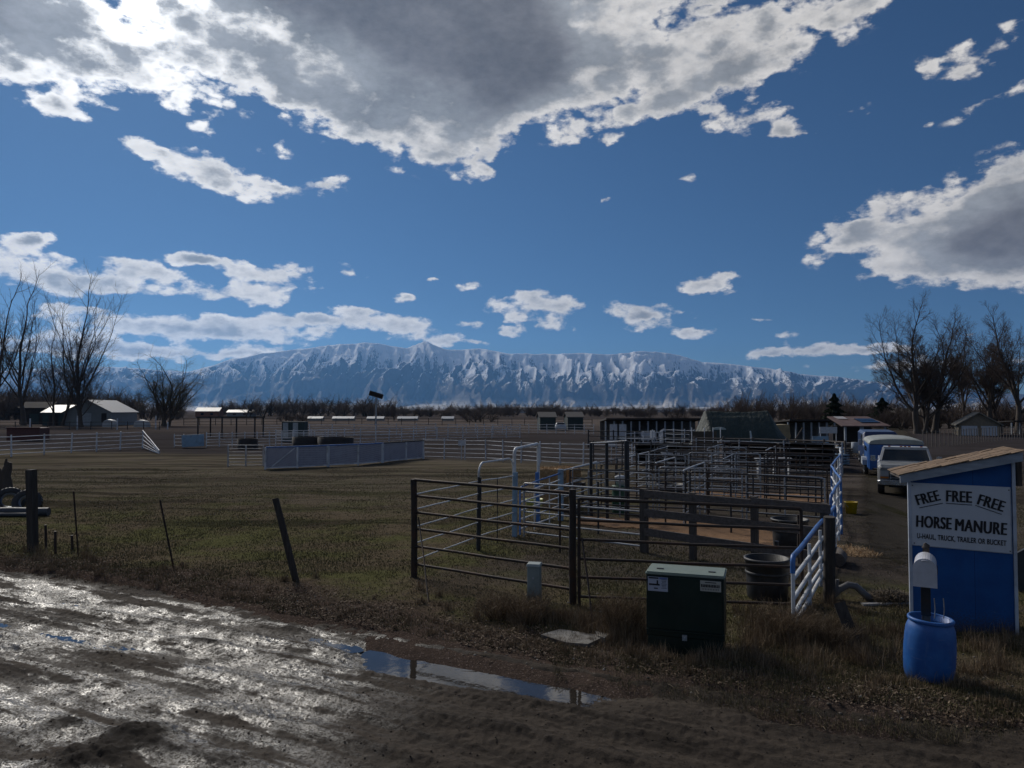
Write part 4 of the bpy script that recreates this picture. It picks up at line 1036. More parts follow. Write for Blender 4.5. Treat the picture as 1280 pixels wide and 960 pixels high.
wall_prism([(.42,dp,-.02),(WL,dp,-.02),(WL,dp,zr),(.42,dp,zl+.1)], (0,-.03,0), 'back_wall', BLUEW)
wall_prism([(WL,.032,-.02),(WL,dp-.032,-.02),(WL,dp-.032,zr-.01),(WL,.032,zr-.01)], (-.03,0,0), 'side_wall', BLUEW)
for x, z in ((-.022, zl-.01), (WL+.022, zr)):
    mb = MB(); mb.box((x, .0, z/2-.02), (.042, .05, z+.02)); mb.build('corner_trim', TRIMW, shed)
# roof: slab, fascia boards, shingle courses
def rz_at(x): return 2.19 + (x+.17)/(WL+.30)*(2.56-2.19)
mb = MB(); x0, x1 = -.15, WL+.06; y0, y1 = -.13, dp+.05
mb.prism([(x0,y0+.03,rz_at(x0)),(x1-.0,y0+.03,rz_at(x1)),(x1,y1,rz_at(x1)),(x0,y1,rz_at(x0))], (0,0,.05)); roof = mb.build('roof', PLANK, shed, recalc=True)
mb = MB(); mb.prism([(x0-.01,y0,rz_at(x0)-.07),(x1+.02,y0,rz_at(x1)-.07),(x1+.02,y0,rz_at(x1)+.055),(x0-.01,y0,rz_at(x0)+.055)], (0,.028,0)); mb.build('fascia', FASCIA, roof, recalc=True)
mb = MB(); mb.prism([(x1+.021,y0,rz_at(x1)-.07),(x1+.021,y1,rz_at(x1)-.07),(x1+.021,y1,rz_at(x1)+.05),(x1+.021,y0,rz_at(x1)+.05)], (.028,0,0)); mb.build('fascia', FASCIA, roof, recalc=True)
mb = MB(); rs = random.Random(3); n = 9
for i in range(n):
    xa = x0-.03+(x1-x0+.07)*i/n; xb = xa+(x1-x0+.07)/n+.03
    for j in range(7):
        ya = y0-.03+(y1-y0+.06)*j/7; yb = ya+(y1-y0+.06)/7-.006
        za, zb = rz_at(xa)+.056, rz_at(xb)+.056+.012; w_ = rs.uniform(-.006, .006)
        mb.prism([(xa,ya,za+w_),(xb,ya,zb+w_),(xb,yb,zb+w_),(xa,yb,za+w_)], (0,0,.010+rs.uniform(0,.006)))
mb.build('shingles', SHING, roof, recalc=True)
mb = MB(); mb.box((WL+.16, dp*.35, 2.28), (.07, .09, .36)); mb.build('corner_post', WOODD, shed)
# sign board
bd = wall_prism([(.0-.006,-.012,1.22),(WL-.015,-.012,1.165),(WL-.015,-.012,2.10),(-.006,-.012,2.13)], (0,.010,0), 'sign_board', WHITEBD)
mb = MB(); mb.beam((-.005,-.015,1.222), (WL-.015,-.015,1.167), .006, .010); mb.beam((WL-.018,-.015,1.167),(WL-.018,-.015,2.10), .006, .010, up=Vector((1,0,0))); mb.build('board_edge', FASCIA, bd)
def put_text(t, u0, z0, size, ux, deg, bold):
    o = text_mesh(t, size, ux, INK, bd, 'lettering', bold)
    o.location = (u0, -.0165, z0); o.rotation_euler = (math.pi/2, R(-deg), 0)
    return o
def underline(ua, za, ub, zb):
    mb = MB(); mb.beam((ua, -.0155, za), (ub, -.0155, zb), .005, .009); mb.build('underline', INK, bd)
put_text('FREE', .235, 1.845, .150, .30, 16, .022); underline(.105, 1.765, .41, 1.845)
put_text('FREE', .615, 1.868, .160, .315, -1.5, .022); underline(.45, 1.845, .78, 1.832)
put_text('FREE', 1.000, 1.800, .150, .325, -17, .022); underline(.82, 1.830, 1.145, 1.715)
put_text('HORSE', .285, 1.478, .170, .445, -2.4, .026)
put_text('MANURE', .880, 1.440, .172, .635, -3.2, .026)
put_text('U-HAUL, TRUCK, TRAILER OR BUCKET', .630, 1.285, .088, 1.13, -2.5, .0199)
mb = MB()
for (u0, z0) in ((.02, 2.09), (WL-.04, 2.06), (WL-.04, 1.20), (.03, 1.25)): mb.lathe([(.007,0),(.007,.004),(0,.005)], (0,0,0), 10)
bolts = MB()
for (u0, z0) in ((.02, 2.09), (WL-.04, 2.06), (WL-.04, 1.20), (.03, 1.25)): bolts.box((u0, -.0155, z0), (.014, .006, .014))
bolts.build('bolt', INK, bd)
P3(shed, 'tall narrow blue shed with slanted shingle roof and a white free horse manure sign', 'shed')

# ---- blue barrel, its post and the mailbox
def barrel_material():
    m, b, pr = newmat("blue plastic drum")
    P = b.n('ShaderNodeTexCoord').outputs['Object']; z = b.sep(P)[2]
    n = b.noise(P, 5, 6, .6); n2 = b.noise(b.mapping(P, scale=(1, 1, .3)), 14, 5, .65)
    c = b.mix(b.ss(n, .3, .7), (.011, .078, .29), (.020, .120, .38))
    c = b.mix(b.m('MULTIPLY', b.ss(n2, .56, .72), .35), c, (.10, .18, .30))
    c = b.mix(b.m('MULTIPLY', b.ss(b.m('ADD', z, b.m('MULTIPLY', b.noise(P, 24, 5, .7), .5)), .46, .20), .7), c, (.045, .038, .034))
    c = b.mix(b.m('MULTIPLY', b.ss(b.noise(b.mapping(P, scale=(3,3,18)), 1.0, 6, .7), .60, .68), .30), c, (.16, .24, .36))
    setp(b, pr, col=c, rough=b.ss(n2, .3, .7, .38, .58, interp='LINEAR'), spec=.5, nrm=bump(b, n2, .12, .01)); return m
DRUM = barrel_material()
bx, by = 4.97, 8.95; bz = gz1(bx, by)
root = empty('barrel', (bx, by, bz-.03)); root.rotation_euler = (R(1.5), R(2.5), 0)
mb = MB(); mb.lathe([(.0,.0),(.245,.0),(.268,.02),(.278,.06),(.292,.12),(.302,.25),(.304,.40),(.296,.56),(.285,.66),(.268,.705),(.256,.73),(.250,.745),(.250,.775),(.236,.775),(.236,.70),(.0,.69)], n=48); mb.build('body', DRUM, root)
mb = MB(); mb.lathe([(.250,.752),(.270,.752),(.274,.760),(.274,.782),(.266,.79),(.238,.79),(.238,.76),(.25,.752)], n=48, cap=False); mb.build('rim', DRUM, root)
root.scale = (.92, .92, .955)
P3(root, 'bright blue plastic barrel with the mailbox post standing in it', 'barrel')
mb = MB(); mb.box((0,0,.62), (.09,.085,1.20)); base = mb.build('post', simple("weathered grey post", (.115,.100,.088), .9, 0, .3, 5, .4, (.05,.04,.035), .4, (6,6,.6)), None, None, bevel=.005)
proot = empty('mailbox_post', (bx, by+.02, bz-.05), R(-30)); base.parent = proot
mb = MB(); mb.box((0,-.062,1.0), (.105,.03,.40)); mb.build('bracket', DARKP, proot, bevel=.003)
mb = MB(); mb.box((0,.29,1.34), (.075,.07,.42), (0, R(2), 0)); mb.tube([(0,.29,1.54),(.01,.29,1.575),(-.01,.29,1.60)], [.045,.04,.02], 7); mb.build('top_block', WOODD, proot)
mb = MB(); mb.box((0,.10,1.165), (.12,.48,.035)); mb.build('shelf', WOODD, proot, bevel=.003)
P3(proot, 'square grey wooden post rising out of the blue barrel under the mailbox', 'post')
MBX = simple("white enamel", (.60, .60, .64), .35, 0, .05, 3, .04, (.34, .33, .33), .4)
mroot = empty('mailbox', (bx, by+.02, bz-.05+1.186), R(-30))
def arch_prof(w_, h_, n=14):
    r = w_/2; P_ = [(-r, 0), (r, 0), (r, h_-r)]
    P_ += [(r*math.cos(math.pi*k/n), h_-r+r*math.sin(math.pi*k/n)) for k in range(1, n)]; P_.append((-r, h_-r)); return P_
y0 = -.30; w_, h_ = .235, .325
pr_ = arch_prof(w_, h_)
mb = MB(); mb.prism([(x, y0, z) for x, z in pr_], (0, .50, 0), smooth=False); mb.build('body', MBX, mroot, recalc=True, bevel=.004)
mb = MB(); pd = arch_prof(w_+.014, h_+.007); mb.prism([(x, y0-.022, z) for x, z in pd], (0, .020, 0)); dr = mb.build('door', MBX, mroot, recalc=True, bevel=.004)
mb = MB(); mb.tube([(-.03,y0-.030,h_-.02),(0,y0-.045,h_-.012),(.03,y0-.030,h_-.02)], .006, 6); mb.build('latch', MBX, dr)
mb = MB(); mb.box((w_/2+.006, y0+.12, .17), (.008, .05, .07)); mb.box((w_/2+.010, y0+.125, .19), (.006, .02, .10)); mb.build('side_bracket', simple("dull flag", (.06,.06,.07), .6), mroot)  # dark bracket on the right side; the box carries no flag
P3(mroot, 'white round-topped mailbox mounted above the blue barrel', 'mailbox')
for (px, pz) in ((1173, 752), (1183, 750)):
    a = Vector((bx+.10+(px-1173)*.011, by+.02, bz+.70)); rod('thin grey rod sticking up from the blue barrel, %s of the two' % ('left' if px < 1180 else 'right'), a, a+Vector((.0,.0,.24)), .006, GALV, 'rod', 'rod')

# ---- green utility cabinet
GREEN = simple("dark green enamel", (.005, .017, .013), .42, 0, .2, 3, .06, (.022, .030, .024), .5, spec=.4)
LID = simple("faded green lid", (.17, .215, .185), .55, 0, .1, 4, .08, (.12, .15, .13), .5)
cA = Vector((1.78, 9.90, 0)); cB = Vector((2.72, 9.58, 0)); cu_, cw = uvec(cA, cB)
cab = empty('utility_cabinet', (cA.x, cA.y, gz1(2.2, 9.7)), math.atan2(cu_.y, cu_.x))
mb = MB(); mb.box((cw/2, .27, .62), (cw, .54, .80)); body = mb.build('body', GREEN, cab, bevel=.012)
mb = MB(); mb.box((cw/2, .27, .13), (cw-.03, .51, .26)); mb.build('base', GREEN, cab, bevel=.01)
mb = MB(); mb.prism([(-.012,-.014,1.022),(cw+.012,-.014,1.022),(cw+.012,.555,1.022),(-.012,.555,1.022)], (0,0,.018)); mb.prism([(.004,.004,1.04),(cw-.004,.004,1.04),(cw-.004,.53,1.04),(.004,.53,1.04)], (0,0,.016)); lid = mb.build('lid', LID, cab, recalc=True, bevel=.006)
mb = MB(); mb.box((.16,.20,1.061), (.09,.035,.010)); mb.build('lifting_lug', DARKP, lid); mb = MB(); mb.box((cw-.16,.20,1.061), (.09,.035,.010)); mb.build('lifting_lug', DARKP, lid)
mb = MB(); mb.box((cw/2,-.012,.30), (cw+.004,.02,.022)); mb.build('door_seam', GREEN, cab, bevel=.003)
mb = MB(); mb.box((cw/2,-.010,.66), (cw-.05,.016,.68)); door = mb.build('door', GREEN, cab, bevel=.006)
mb = MB(); mb.box((cw/2,-.026,.235), (.06,.03,.07)); mb.tube([(cw/2,-.04,.20),(cw/2,-.05,.225),(cw/2,-.04,.25)], .007, 6); mb.build('padlock', GALV, cab)
STK = simple("pale sticker", (.40,.42,.50), .6, 0, .05, 5, .02); STK2 = simple("cream sticker", (.42,.41,.36), .6, 0, .05, 5, .02)
mb = MB(); mb.box((.155,-.0205,.90), (.26,.003,.185)); st = mb.build('sticker', STK, door)
mb = MB(); mb.box((.10,-.0228,.978), (.13,.002,.018)); mb.box((.11,-.0228,.893), (.14,.002,.022)); mb.box((.15,-.0228,.925), (.02,.002,.05)); mb.box((.13,-.0228,.845), (.05,.002,.015))
for k in range(7): mb.box((.235,-.0228,.96-k*.018), (.07-.01*(k % 3),.002,.005))
mb.build('print', INK, st)
mb = MB(); mb.box((.155+.07,-.0222,.978), (.10,.002,.022)); mb.build('print', simple("blue print", (.12,.16,.36), .6), st)
mb = MB(); mb.box((cw-.165,-.0205,.922), (.26,.003,.135)); st = mb.build('sticker', STK2, door)
mb = MB(); rr3 = random.Random(2)
for k in range(12):
    x = cw-.275+k*.0195; mb.box((x,-.0228,.925), (.010+.005*rr3.random(),.002,.038)); mb.box((x,-.0232,.925+rr3.uniform(-.01,.01)), (.017,.002,.007))
for k in range(11): mb.box((cw-.27+k*.02,-.0228,.882), (.006,.002,.022))
mb.box((cw-.165,-.0228,.968), (.14,.002,.010)); mb.build('print', INK, st)
P3(cab, 'dark green metal utility cabinet with pale lid and two stickers', 'utility cabinet')

# ---- pedestal, slab, posts
PEDM = simple("grey green plastic", (.20, .24, .235), .6, 0, .12, 4, .08, (.10,.11,.10), .4)
g = gp(668, 768); root = empty('utility_pedestal', V3(g), R(-12))
mb = MB(); mb.box((0,0,.38), (.205,.20,.80), taper=.96); mb.build('body', PEDM, root, bevel=.012)
mb = MB(); mb.box((0,0,.795), (.225,.22,.045), taper=.9); mb.build('cap', simple("pale cap", (.30,.34,.33), .55), root, bevel=.01)
mb = MB(); mb.box((.0,-.103,.60), (.03,.01,.03)); mb.build('bolt', GALV, root)
P3(root, 'short square grey-green utility pedestal in dead weeds before the front fence', 'utility pedestal')
CONC = simple("pale concrete", (.19, .18, .165), .9, 0, .35, 7, .8, (.06, .048, .038), .85)
def slab(label, pix, th, mat=CONC, name='concrete_slab', cat='slab', z=.02):
    P_ = [gp(*p) for p in pix]; c = P_[0]; mb = MB(); mb.prism([(p-c)+Vector((0,0,-.05)) for p in P_], (0,0,.05+th)); o = mb.build(name, mat, None, V3(c, z), recalc=True, bevel=.01); P3(o, label, cat)
slab('broken pale concrete slab lying in the dirt between pedestal and puddle', [(676,796),(700,789),(745,796),(752,800),(735,808),(708,806),(688,800)], .03)
slab('small pale stone flake beside the concrete slab', [(744,793),(762,797),(756,802),(747,799)], .04, name='stone', cat='stone')
post('thick wooden post leaning left at the pasture edge', gp(374, 728), pxz(344, 623, 13.85), .062, POSTW)
tpost('thin steel post leaning left between the wooden post and the stubs', gp(220, 713), pxz(200, 625, 14.8))
tpost('thin upright steel post right of the short stubs', gp(99, 693), pxz(92, 614, 16.4))
post('thick dark upright wooden post before the old tyres', gp(42, 685), pxz(39, 587, 17.2), .085, POSTW, sq=True)
for (px, py, tp, w) in ((58, 682, 656, 'leftmost'), (70, 690, 664, 'middle'), (91, 686, 669, 'rightmost')):
    g = gp(px, py); post(f'short dark stake stub in the grass, {w} of three', g, pxz(px-1, tp, g.y), .03, RUST, 'stake', 'stake')
# gnarled stump
g = gp(7, 617); mb = MB(); mb.tube([(0,0,-.1),(.02,0,.35),(-.03,0,.7),(.06,0,1.0),(.14,0,1.22)], [.26,.22,.19,.16,.07], 9); mb.tube([(-.02,0,.75),(-.25,0,.88),(-.36,0,1.1)], [.12,.10,.05], 7); mb.tube([(.05,0,.95),(-.02,0,1.15),(.0,0,1.36)], [.10,.07,.03], 7)
o = mb.build('tree_stump', BARK, None, V3(g)); P3(o, 'gnarled broken tree stump at the left edge behind the old tyres', 'tree stump')
# tyres and pipe heap
RUB = simple("old rubber", (.022, .023, .026), .55, 0, .3, 8, .3, (.06,.06,.065), .4); HUBM = simple("dull metal", (.22,.25,.30), .4, .6, .2, 5, .1)
def tyre(parent_label, loc, Ro, Ri, w_, rot, cat='tyre'):
    root = empty('tyre', loc); root.rotation_euler = rot
    mb = MB(); mb.lathe([(Ri,-w_*.38),(Ri+.05,-w_*.5),(Ro*.93,-w_*.5),(Ro,-w_*.36),(Ro,w_*.36),(Ro*.93,w_*.5),(Ri+.05,w_*.5),(Ri,w_*.38),(Ri,-w_*.38)], n=36, cap=False)
    for k in range(26):
        a = 6.283*k/26; mb.box((Ro*math.cos(a), Ro*math.sin(a), 0), (.035, .03, w_*.8), (0, 0, a))
    mb.build('rubber', RUB, root)
    mb = MB(); mb.lathe([(Ri+.01,-w_*.36),(Ri-.03,-w_*.3),(Ri-.03,w_*.3),(Ri+.01,w_*.36)], n=30, cap=False); mb.build('rim', HUBM, root); P3(root, parent_label, cat)
g = gp(12, 640); tyre('left of two worn tyres leaning in the heap at the left edge', V3(g, .36), .42, .24, .26, (R(62), 0, R(35)))
g = gp(34, 641); tyre('right of two worn tyres leaning behind the thick dark post', V3(g, .34), .40, .22, .24, (R(66), 0, R(20)))
g = gp(22, 645); mb = MB(); mb.tube([(-1.1,0,.12),(-.2,-.02,.14),(.55,.02,.12),(.9,.05,.12)], .13, 14); mb.tube([(-.9,-.22,.07),(.5,-.2,.07)], .06, 10); o = mb.build('culvert_pipe', simple("slate pipe", (.05,.058,.07), .6, .2), None, V3(g)); P3(o, 'slate grey pipe lying in front of the worn tyres', 'pipe')
# right side bits
post('broken grey wooden post leaning left below the blue-topped gate', gp(1081, 812), pxz(1049, 753, 10.3), .075, POSTW, sq=True)
g = gp(1062, 750); mb = MB(); mb.tube([(-.28,.05,.02),(-.16,.02,.16),(-.02,0,.24),(.10,-.02,.22),(.25,-.05,.08),(.34,-.08,.0)], .058, 12); mb.tube([(-.30,.03,.0),(-.22,0,.14),(-.20,0,.33)], .03, 8)
o = mb.build('bent_pipe', simple("grey plastic pipe", (.16,.155,.15), .6, 0, .15, 5, .1, (.15,.12,.1), .5), None, V3(g)); P3(o, 'bent pale pipe arching out of the dead weeds right of the wooden post', 'pipe')
mb = MB(); g = gp(1112, 757); mb.beam((-.45,0,.02), (.42,.05,.03), .09, .03); o = mb.build('plank', simple("bleached plank", (.38,.36,.34), .8), None, V3(g)); P3(o, 'bleached board lying flat before the straw heap', 'board')
g = gp(1049, 706); mb = MB(); mb.tube([(-.16,-.3,.14),(.02,0,.16),(.12,.35,.15)], .14, 12); o = mb.build('log', PLANK, None, V3(g)); P3(o, 'short grey log on the ground beside the blue-topped fence', 'log')
def straw_heap(name, label, c, rx, ry, h, n, mat, seed=0, cat='straw heap'):
    r = random.Random(seed); V = []; Fc = []
    for i in range(n):
        a = r.random()*6.283; q = math.sqrt(r.random()); x, y = rx*q*math.cos(a), ry*q*math.sin(a); z = h*(1-q*q)*r.uniform(.3, 1.05)
        d = Vector((r.gauss(0,1), r.gauss(0,1), r.gauss(0,.35))).normalized()*r.uniform(.06,.16); s_ = d.cross(Vector((0,0,1))).normalized()*.006
        p = Vector((x, y, z)); k = len(V); V += [tuple(p-d-s_), tuple(p-d+s_), tuple(p+d+s_), tuple(p+d-s_)]; Fc.append((k,k+1,k+2,k+3))
    m0 = MB(); m0.lathe([(1,0),(.8,.35),(.5,.68),(.2,.9),(0,.95)], n=20)
    k = len(V); V += [(v[0]*rx*.92, v[1]*ry*.92, v[2]*h*.85-.02) for v in m0.v]
    me = bpy.data.meshes.new(name); me.from_pydata(V, [], Fc+[tuple(i+k for i in f) for f in m0.f]); me.materials.append(mat); o = bpy.data.objects.new(name, me); C.objects.link(o); o.location = c; P3(o, label, cat)
STRAW = simple("old straw", (.155, .120, .080), .95, 0, .4, 12, .3); HAY = simple("tan hay", (.40, .27, .15), .95, 0, .35, 9, .5)
straw_heap('straw_heap', 'pale heap of old straw left of the blue shed', V3(gp(1112, 751)), .42, .35, .17, 1500, STRAW, 3)
straw_heap('straw_heap', 'reddish straw strewn beside the blue-topped fence', V3(gp(1068, 690)), .45, .7, .06, 900, HAY, 4)
# yellow bucket
g = gp(1064, 641); root = empty('bucket', V3(g)); mb = MB(); mb.lathe([(.0,0),(.15,0),(.19,.34),(.20,.345),(.20,.36),(.18,.36),(.14,.03),(0,.03)], n=24); mb.build('body', simple("yellow plastic", (.50,.34,.01), .45, 0, .1, 4, .03), root)
mb = MB(); mb.tube([(-.195,0,.33),(-.15,-.1,.22),(0,-.17,.17),(.15,-.1,.22),(.195,0,.33)], .006, 6); mb.build('handle', GALV, root); P3(root, 'bright yellow bucket on the lane beside the blue-topped fence', 'bucket')
# black tubs
def tub(label, g, r, h, name='stock_tub'):
    root = empty(name, V3(g)); mb = MB(); mb.lathe([(0,0),(r*.86,0),(r*.92,h*.05),(r*.95,h*.5),(r,h*.93),(r*1.05,h*.94),(r*1.05,h),(r*.94,h),(r*.85,h*.1),(0,h*.1)], n=30); mb.build('body', RUB, root)
    mb = MB(); mb.lathe([(r*.96,h*.60),(r*1.0,h*.62),(r*1.0,h*.66),(r*.97,h*.68)], n=30, cap=False); mb.build('rib', RUB, root); P3(root, label, 'stock tub')
tub('near black rubber tub behind the front row, left of the blue-topped gate', gp(967, 754)+Vector((0,.3,0)), .36, .68)
tub('far black rubber tub at the end of the plank fence', gp(994, 690)+Vector((0,.3,0)), .40, .70)
tub('low black water tub in the middle of the pens', gp(838, 618), .50, .42)
# green drum with white bucket
g = gp(775, 640); root = empty('drum', V3(g)); mb = MB(); mb.lathe([(0,0),(.24,0),(.25,.05),(.25,.5),(.26,.52),(.25,.54),(.25,.82),(.26,.84),(.24,.86),(0,.86)], n=24); mb.build('body', simple("green drum paint", (.02,.075,.04), .5), root); P3(root, 'green drum in the pens with a white bucket on top', 'drum')
mb = MB(); mb.lathe([(0,.86),(.13,.86),(.16,1.12),(.165,1.13),(.13,1.17),(0,1.19)], n=20); o = mb.build('bucket', simple("white plastic", (.62,.63,.63), .5), None, V3(g)); P3(o, 'white bucket standing on the green drum', 'bucket')
# hay bales
def bale(label, c, rz_, w_, d_, h_, seed=0):
    r = random.Random(seed); mb = MB(); mb.box((0,0,h_/2), (w_, d_, h_)); root = empty('hay_bale', c, rz_); o = mb.build('body', HAY, root, bevel=.05)
    V = []; Fc = []
    for i in range(1400):
        f = r.randrange(3); x, y, z = r.uniform(-.5,.5)*w_, r.uniform(-.5,.5)*d_, r.uniform(0,1)*h_
        if f == 0: z = h_
        elif f == 1: y = -.5*d_
        else: x = r.choice((-.5,.5))*w_
        d = Vector((r.gauss(0,1), r.gauss(0,1), r.gauss(0,1))).normalized()*r.uniform(.03,.09); s_ = d.cross(Vector((.3,.2,1))).normalized()*.006; p = Vector((x,y,z))
        k = len(V); V += [tuple(p-d-s_), tuple(p-d+s_), tuple(p+d+s_), tuple(p+d-s_)]; Fc.append((k,k+1,k+2,k+3))
    tri_mesh('loose_straw', np.array(V), np.array(Fc), HAY, root); P3(root, label, 'hay bale')
hb_ = gp(690, 634); bale('lower tan hay bale behind the blue-topped gate', V3(hb_), R(-20), .95, .75, .62, 1)
bale('upper tan hay bale topping the two-bale pile', V3(hb_)+Vector((0,0,.64)), R(-14), .85, .7, .62, 2)
hb2 = gp(709, 629); bale('tan hay bale lying right of the two-bale pile, raised on a pallet', V3(hb2)+Vector((0,0,.72)), R(-26), .8, .6, .5, 3)
mb = MB()
for k in range(6): mb.box((-.45+.18*k, 0, .69), (.12, .9, .03))
for k in (-.38, 0, .38): mb.box((0, k, .62), (1.05, .06, .10))
for x in (-.42,.42):
    for y in (-.38,.38): mb.box((x, y, .28), (.08,.08,.58))
o = mb.build('feed_table', PLANK, None, V3(hb2)); o.rotation_euler.z = R(-26); P3(o, 'rough low wooden stand carrying the right hay bale', 'feed stand')
g = gp(668, 648); mb = MB(); mb.lathe([(0,0),(.22,0),(.26,.25),(.27,.27),(.24,.27),(.2,.04),(0,.04)], n=22); o = mb.build('feed_pan', simple("yellow green plastic", (.42,.42,.10), .5), None, V3(g, .3)); P3(o, 'small yellow-green feed pan hung behind the blue-topped gate', 'feed pan')
# dark leaning board at the right edge
mb = MB(); a = gp(1292, 742); mb.beam((0.1,0,-.05), (-.28,.10,.62), .5, .06, up=Vector((0,1,.2))); o = mb.build('leaning_board', DARKP, None, V3(a)); P3(o, 'dark board leaning at the right edge beside the blue shed', 'board')
# ================================================================== vehicles
def glass_mat(name, col=(.012,.018,.024)):
    m, b, pr = newmat(name); setp(b, pr, col=col, rough=.06, spec=.6); return m
GLASS = glass_mat("dark vehicle glass"); CHROME = simple("chrome", (.45,.46,.48), .22, .9, .1, 5, .05)
TWHITE = simple("white truck paint", (.40,.41,.43), .32, 0, .06, 3, .03, (.20,.18,.16), .35); TBLUE = simple("blue vehicle paint", (.012,.085,.30), .38, 0, .15, 3, .05, (.04,.08,.16), .4)
CREAM = simple("cream roof paint", (.30,.32,.30), .55, 0, .08, 2, .05, (.22,.21,.19), .5); BLACKP = simple("black plastic", (.012,.012,.014), .5, 0, .2)
LAMPM = glass_mat("headlight glass", (.30,.31,.32)); AMB = simple("amber lens", (.40,.12,.01), .3)
def wheel(parent, x, y, r=.38, w_=.24):
    root = MB(); root.lathe([(r*.60,-w_/2),(r*.93,-w_/2),(r,-w_*.38),(r,w_*.38),(r*.93,w_/2),(r*.60,w_/2)], n=28, cap=False)
    o = root.build('wheel', RUB, parent, (x, y, r)); o.rotation_euler = (0, R(90), 0)
    m2 = MB(); m2.lathe([(0,-w_*.3),(r*.2,-w_*.42),(r*.55,-w_*.35),(r*.62,-w_*.48)], n=24, cap=False); m2.lathe([(r*.62,w_*.48),(r*.55,w_*.35),(r*.2,w_*.42),(0,w_*.3)], n=24, cap=False); m2.build('rim', HUBM, o)
def loft(mb, secs, mi=0):
    """secs: list of y, [(x,z)...] symmetric closed outlines with equal counts"""
    n = len(secs[0][1]); vs_ = []
    for y, ol in secs:
        for x, z in ol: vs_.append((x, y, z))
    fs = []
    for i in range(len(secs)-1):
        for k in range(n): fs.append((i*n+k, (i+1)*n+k, (i+1)*n+(k+1)%n, i*n+(k+1)%n))
    fs.append(tuple(range(n))); fs.append(tuple(reversed(range((len(secs)-1)*n, len(secs)*n))))
    mb.add(vs_, fs, mi)
def rbox(w_, z0, z1, r=.06):
    w = w_/2; return [(-w+r,z0),(w-r,z0),(w,z0+r),(w,z1-r*1.3),(w-r*1.3,z1),(-w+r*1.3,z1),(-w,z1-r*1.3),(-w,z0+r)]
# truck faces -Y in its own frame
tr = empty('pickup_truck', (14.52, 27.3, .02), R(-26.5))
mb = MB(); loft(mb, [(-.02, rbox(1.78,.52,1.02,.05)), (.10, rbox(1.92,.48,1.13,.07)), (1.25, rbox(1.96,.48,1.19,.07)), (1.3, rbox(1.97,.48,1.2,.07))]); mb.build('hood', simple('white hood paint greyed by reflection', (.20,.21,.215), .4, 0, .25, 4, .05, (.10,.10,.10), .4), tr, recalc=True, bevel=.015)  # white hood coloured mottled grey, its dark reflection put into the paint
mb = MB(); loft(mb, [(1.302, rbox(1.96,.48,1.2,.07)), (2.9, rbox(1.96,.48,1.2,.07))]); cabb = mb.build('cab', TWHITE, tr, recalc=True, bevel=.015)
# greenhouse: pillars + roof + glass
def gh(w0, w1, y0, y1, y2, y3, z0, z1):
    return [(-w0,y0,z0),(w0,y0,z0),(w1,y1,z1),(-w1,y1,z1)], [(-w0,y3,z0),(w0,y3,z0),(w1,y2,z1),(-w1,y2,z1)]
f, bk_ = gh(.86,.74,1.25,1.72,2.62,2.85,1.19,1.66)
mb = MB(); mb.prism(f, (0,.012,0)); mb.build('windshield', GLASS, cabb, recalc=True)
mb = MB(); mb.prism(bk_, (0,-.012,0)); mb.prism([f[1],bk_[1],bk_[2],f[2]], (-.012,0,0)); mb.prism([f[0],bk_[0],bk_[3],f[3]], (.012,0,0)); mb.build('window', GLASS, cabb, recalc=True)
mb = MB()
for a, b in ((f[0],f[3]),(f[1],f[2]),(bk_[0],bk_[3]),(bk_[1],bk_[2])): m4 = MB(); m4.beam(a, b, .075, .07); m4.build('pillar', TWHITE, cabb)
mb.beam(f[3], f[2], .08, .07); mb.build('header', TWHITE, cabb); mb = MB(); mb.beam(f[0], f[1], .06, .05)
mb.build('cowl', TWHITE, cabb)
mb = MB(); mb.prism([(-.76,1.70,1.66),(.76,1.70,1.66),(.76,2.66,1.66),(-.76,2.66,1.66)], (0,0,.06)); rf_ = mb.build('roof', TWHITE, cabb, recalc=True, bevel=.025)
for x in (-.55,-.14,0,.14,.55): mb = MB(); mb.box((x,1.76,1.745), (.09,.05,.035)); mb.build('marker_light', AMB, rf_, bevel=.008)
mb = MB(); mb.box((0,-.035,.80), (1.16,.03,.40)); gr = mb.build('grille', BLACKP, tr)
mb = MB()
for k in range(4): mb.box((0,-.06,.66+k*.10), (1.14,.025,.022))
for k in range(7): mb.box((-.54+k*.18,-.056,.80), (.018,.02,.38))
mb.box((0,-.05,1.01), (1.80,.04,.035)); mb.build('grille_bar', CHROME, gr)
for s_ in (-1, 1):
    mb = MB(); mb.box((s_*.74,-.04,.80), (.27,.05,.20)); h = mb.build('headlight', LAMPM, tr, bevel=.01)
    mb = MB(); mb.box((s_*.74,-.035,.66), (.27,.04,.06)); mb.build('turn_signal', AMB, tr)
    mb = MB(); mb.box((s_*1.13,1.42,1.28), (.17,.10,.22)); mb.tube([(s_*.98,1.42,1.22),(s_*1.08,1.42,1.26)], .015, 6); mb.build('mirror', CHROME, tr, bevel=.01)
    wheel(tr, s_*.86, .75, .38); wheel(tr, s_*.86, 4.25, .38)
mb = MB(); loft(mb, [(-.22, rbox(1.84,.40,.58,.03)), (-.10, rbox(1.98,.40,.58,.03)), (.0, rbox(1.98,.42,.56,.03))]); mb.build('bumper', CHROME, tr, recalc=True, bevel=.01)
mb = MB(); mb.box((0,.4,.36), (1.2,.5,.14)); mb.box((0,2.6,.42), (.9,4.6,.16)); mb.build('chassis', BLACKP, tr)
mb = MB(); mb.box((0,4.15,.60), (1.94,2.4,.16)); mb.box((-.93,4.15,.92), (.07,2.4,.52)); mb.box((.93,4.15,.92), (.07,2.4,.52)); mb.box((0,2.98,.92), (1.8,.05,.52)); mb.box((0,5.33,.92), (1.8,.05,.52)); mb.build('bed', TWHITE, tr, bevel=.01)
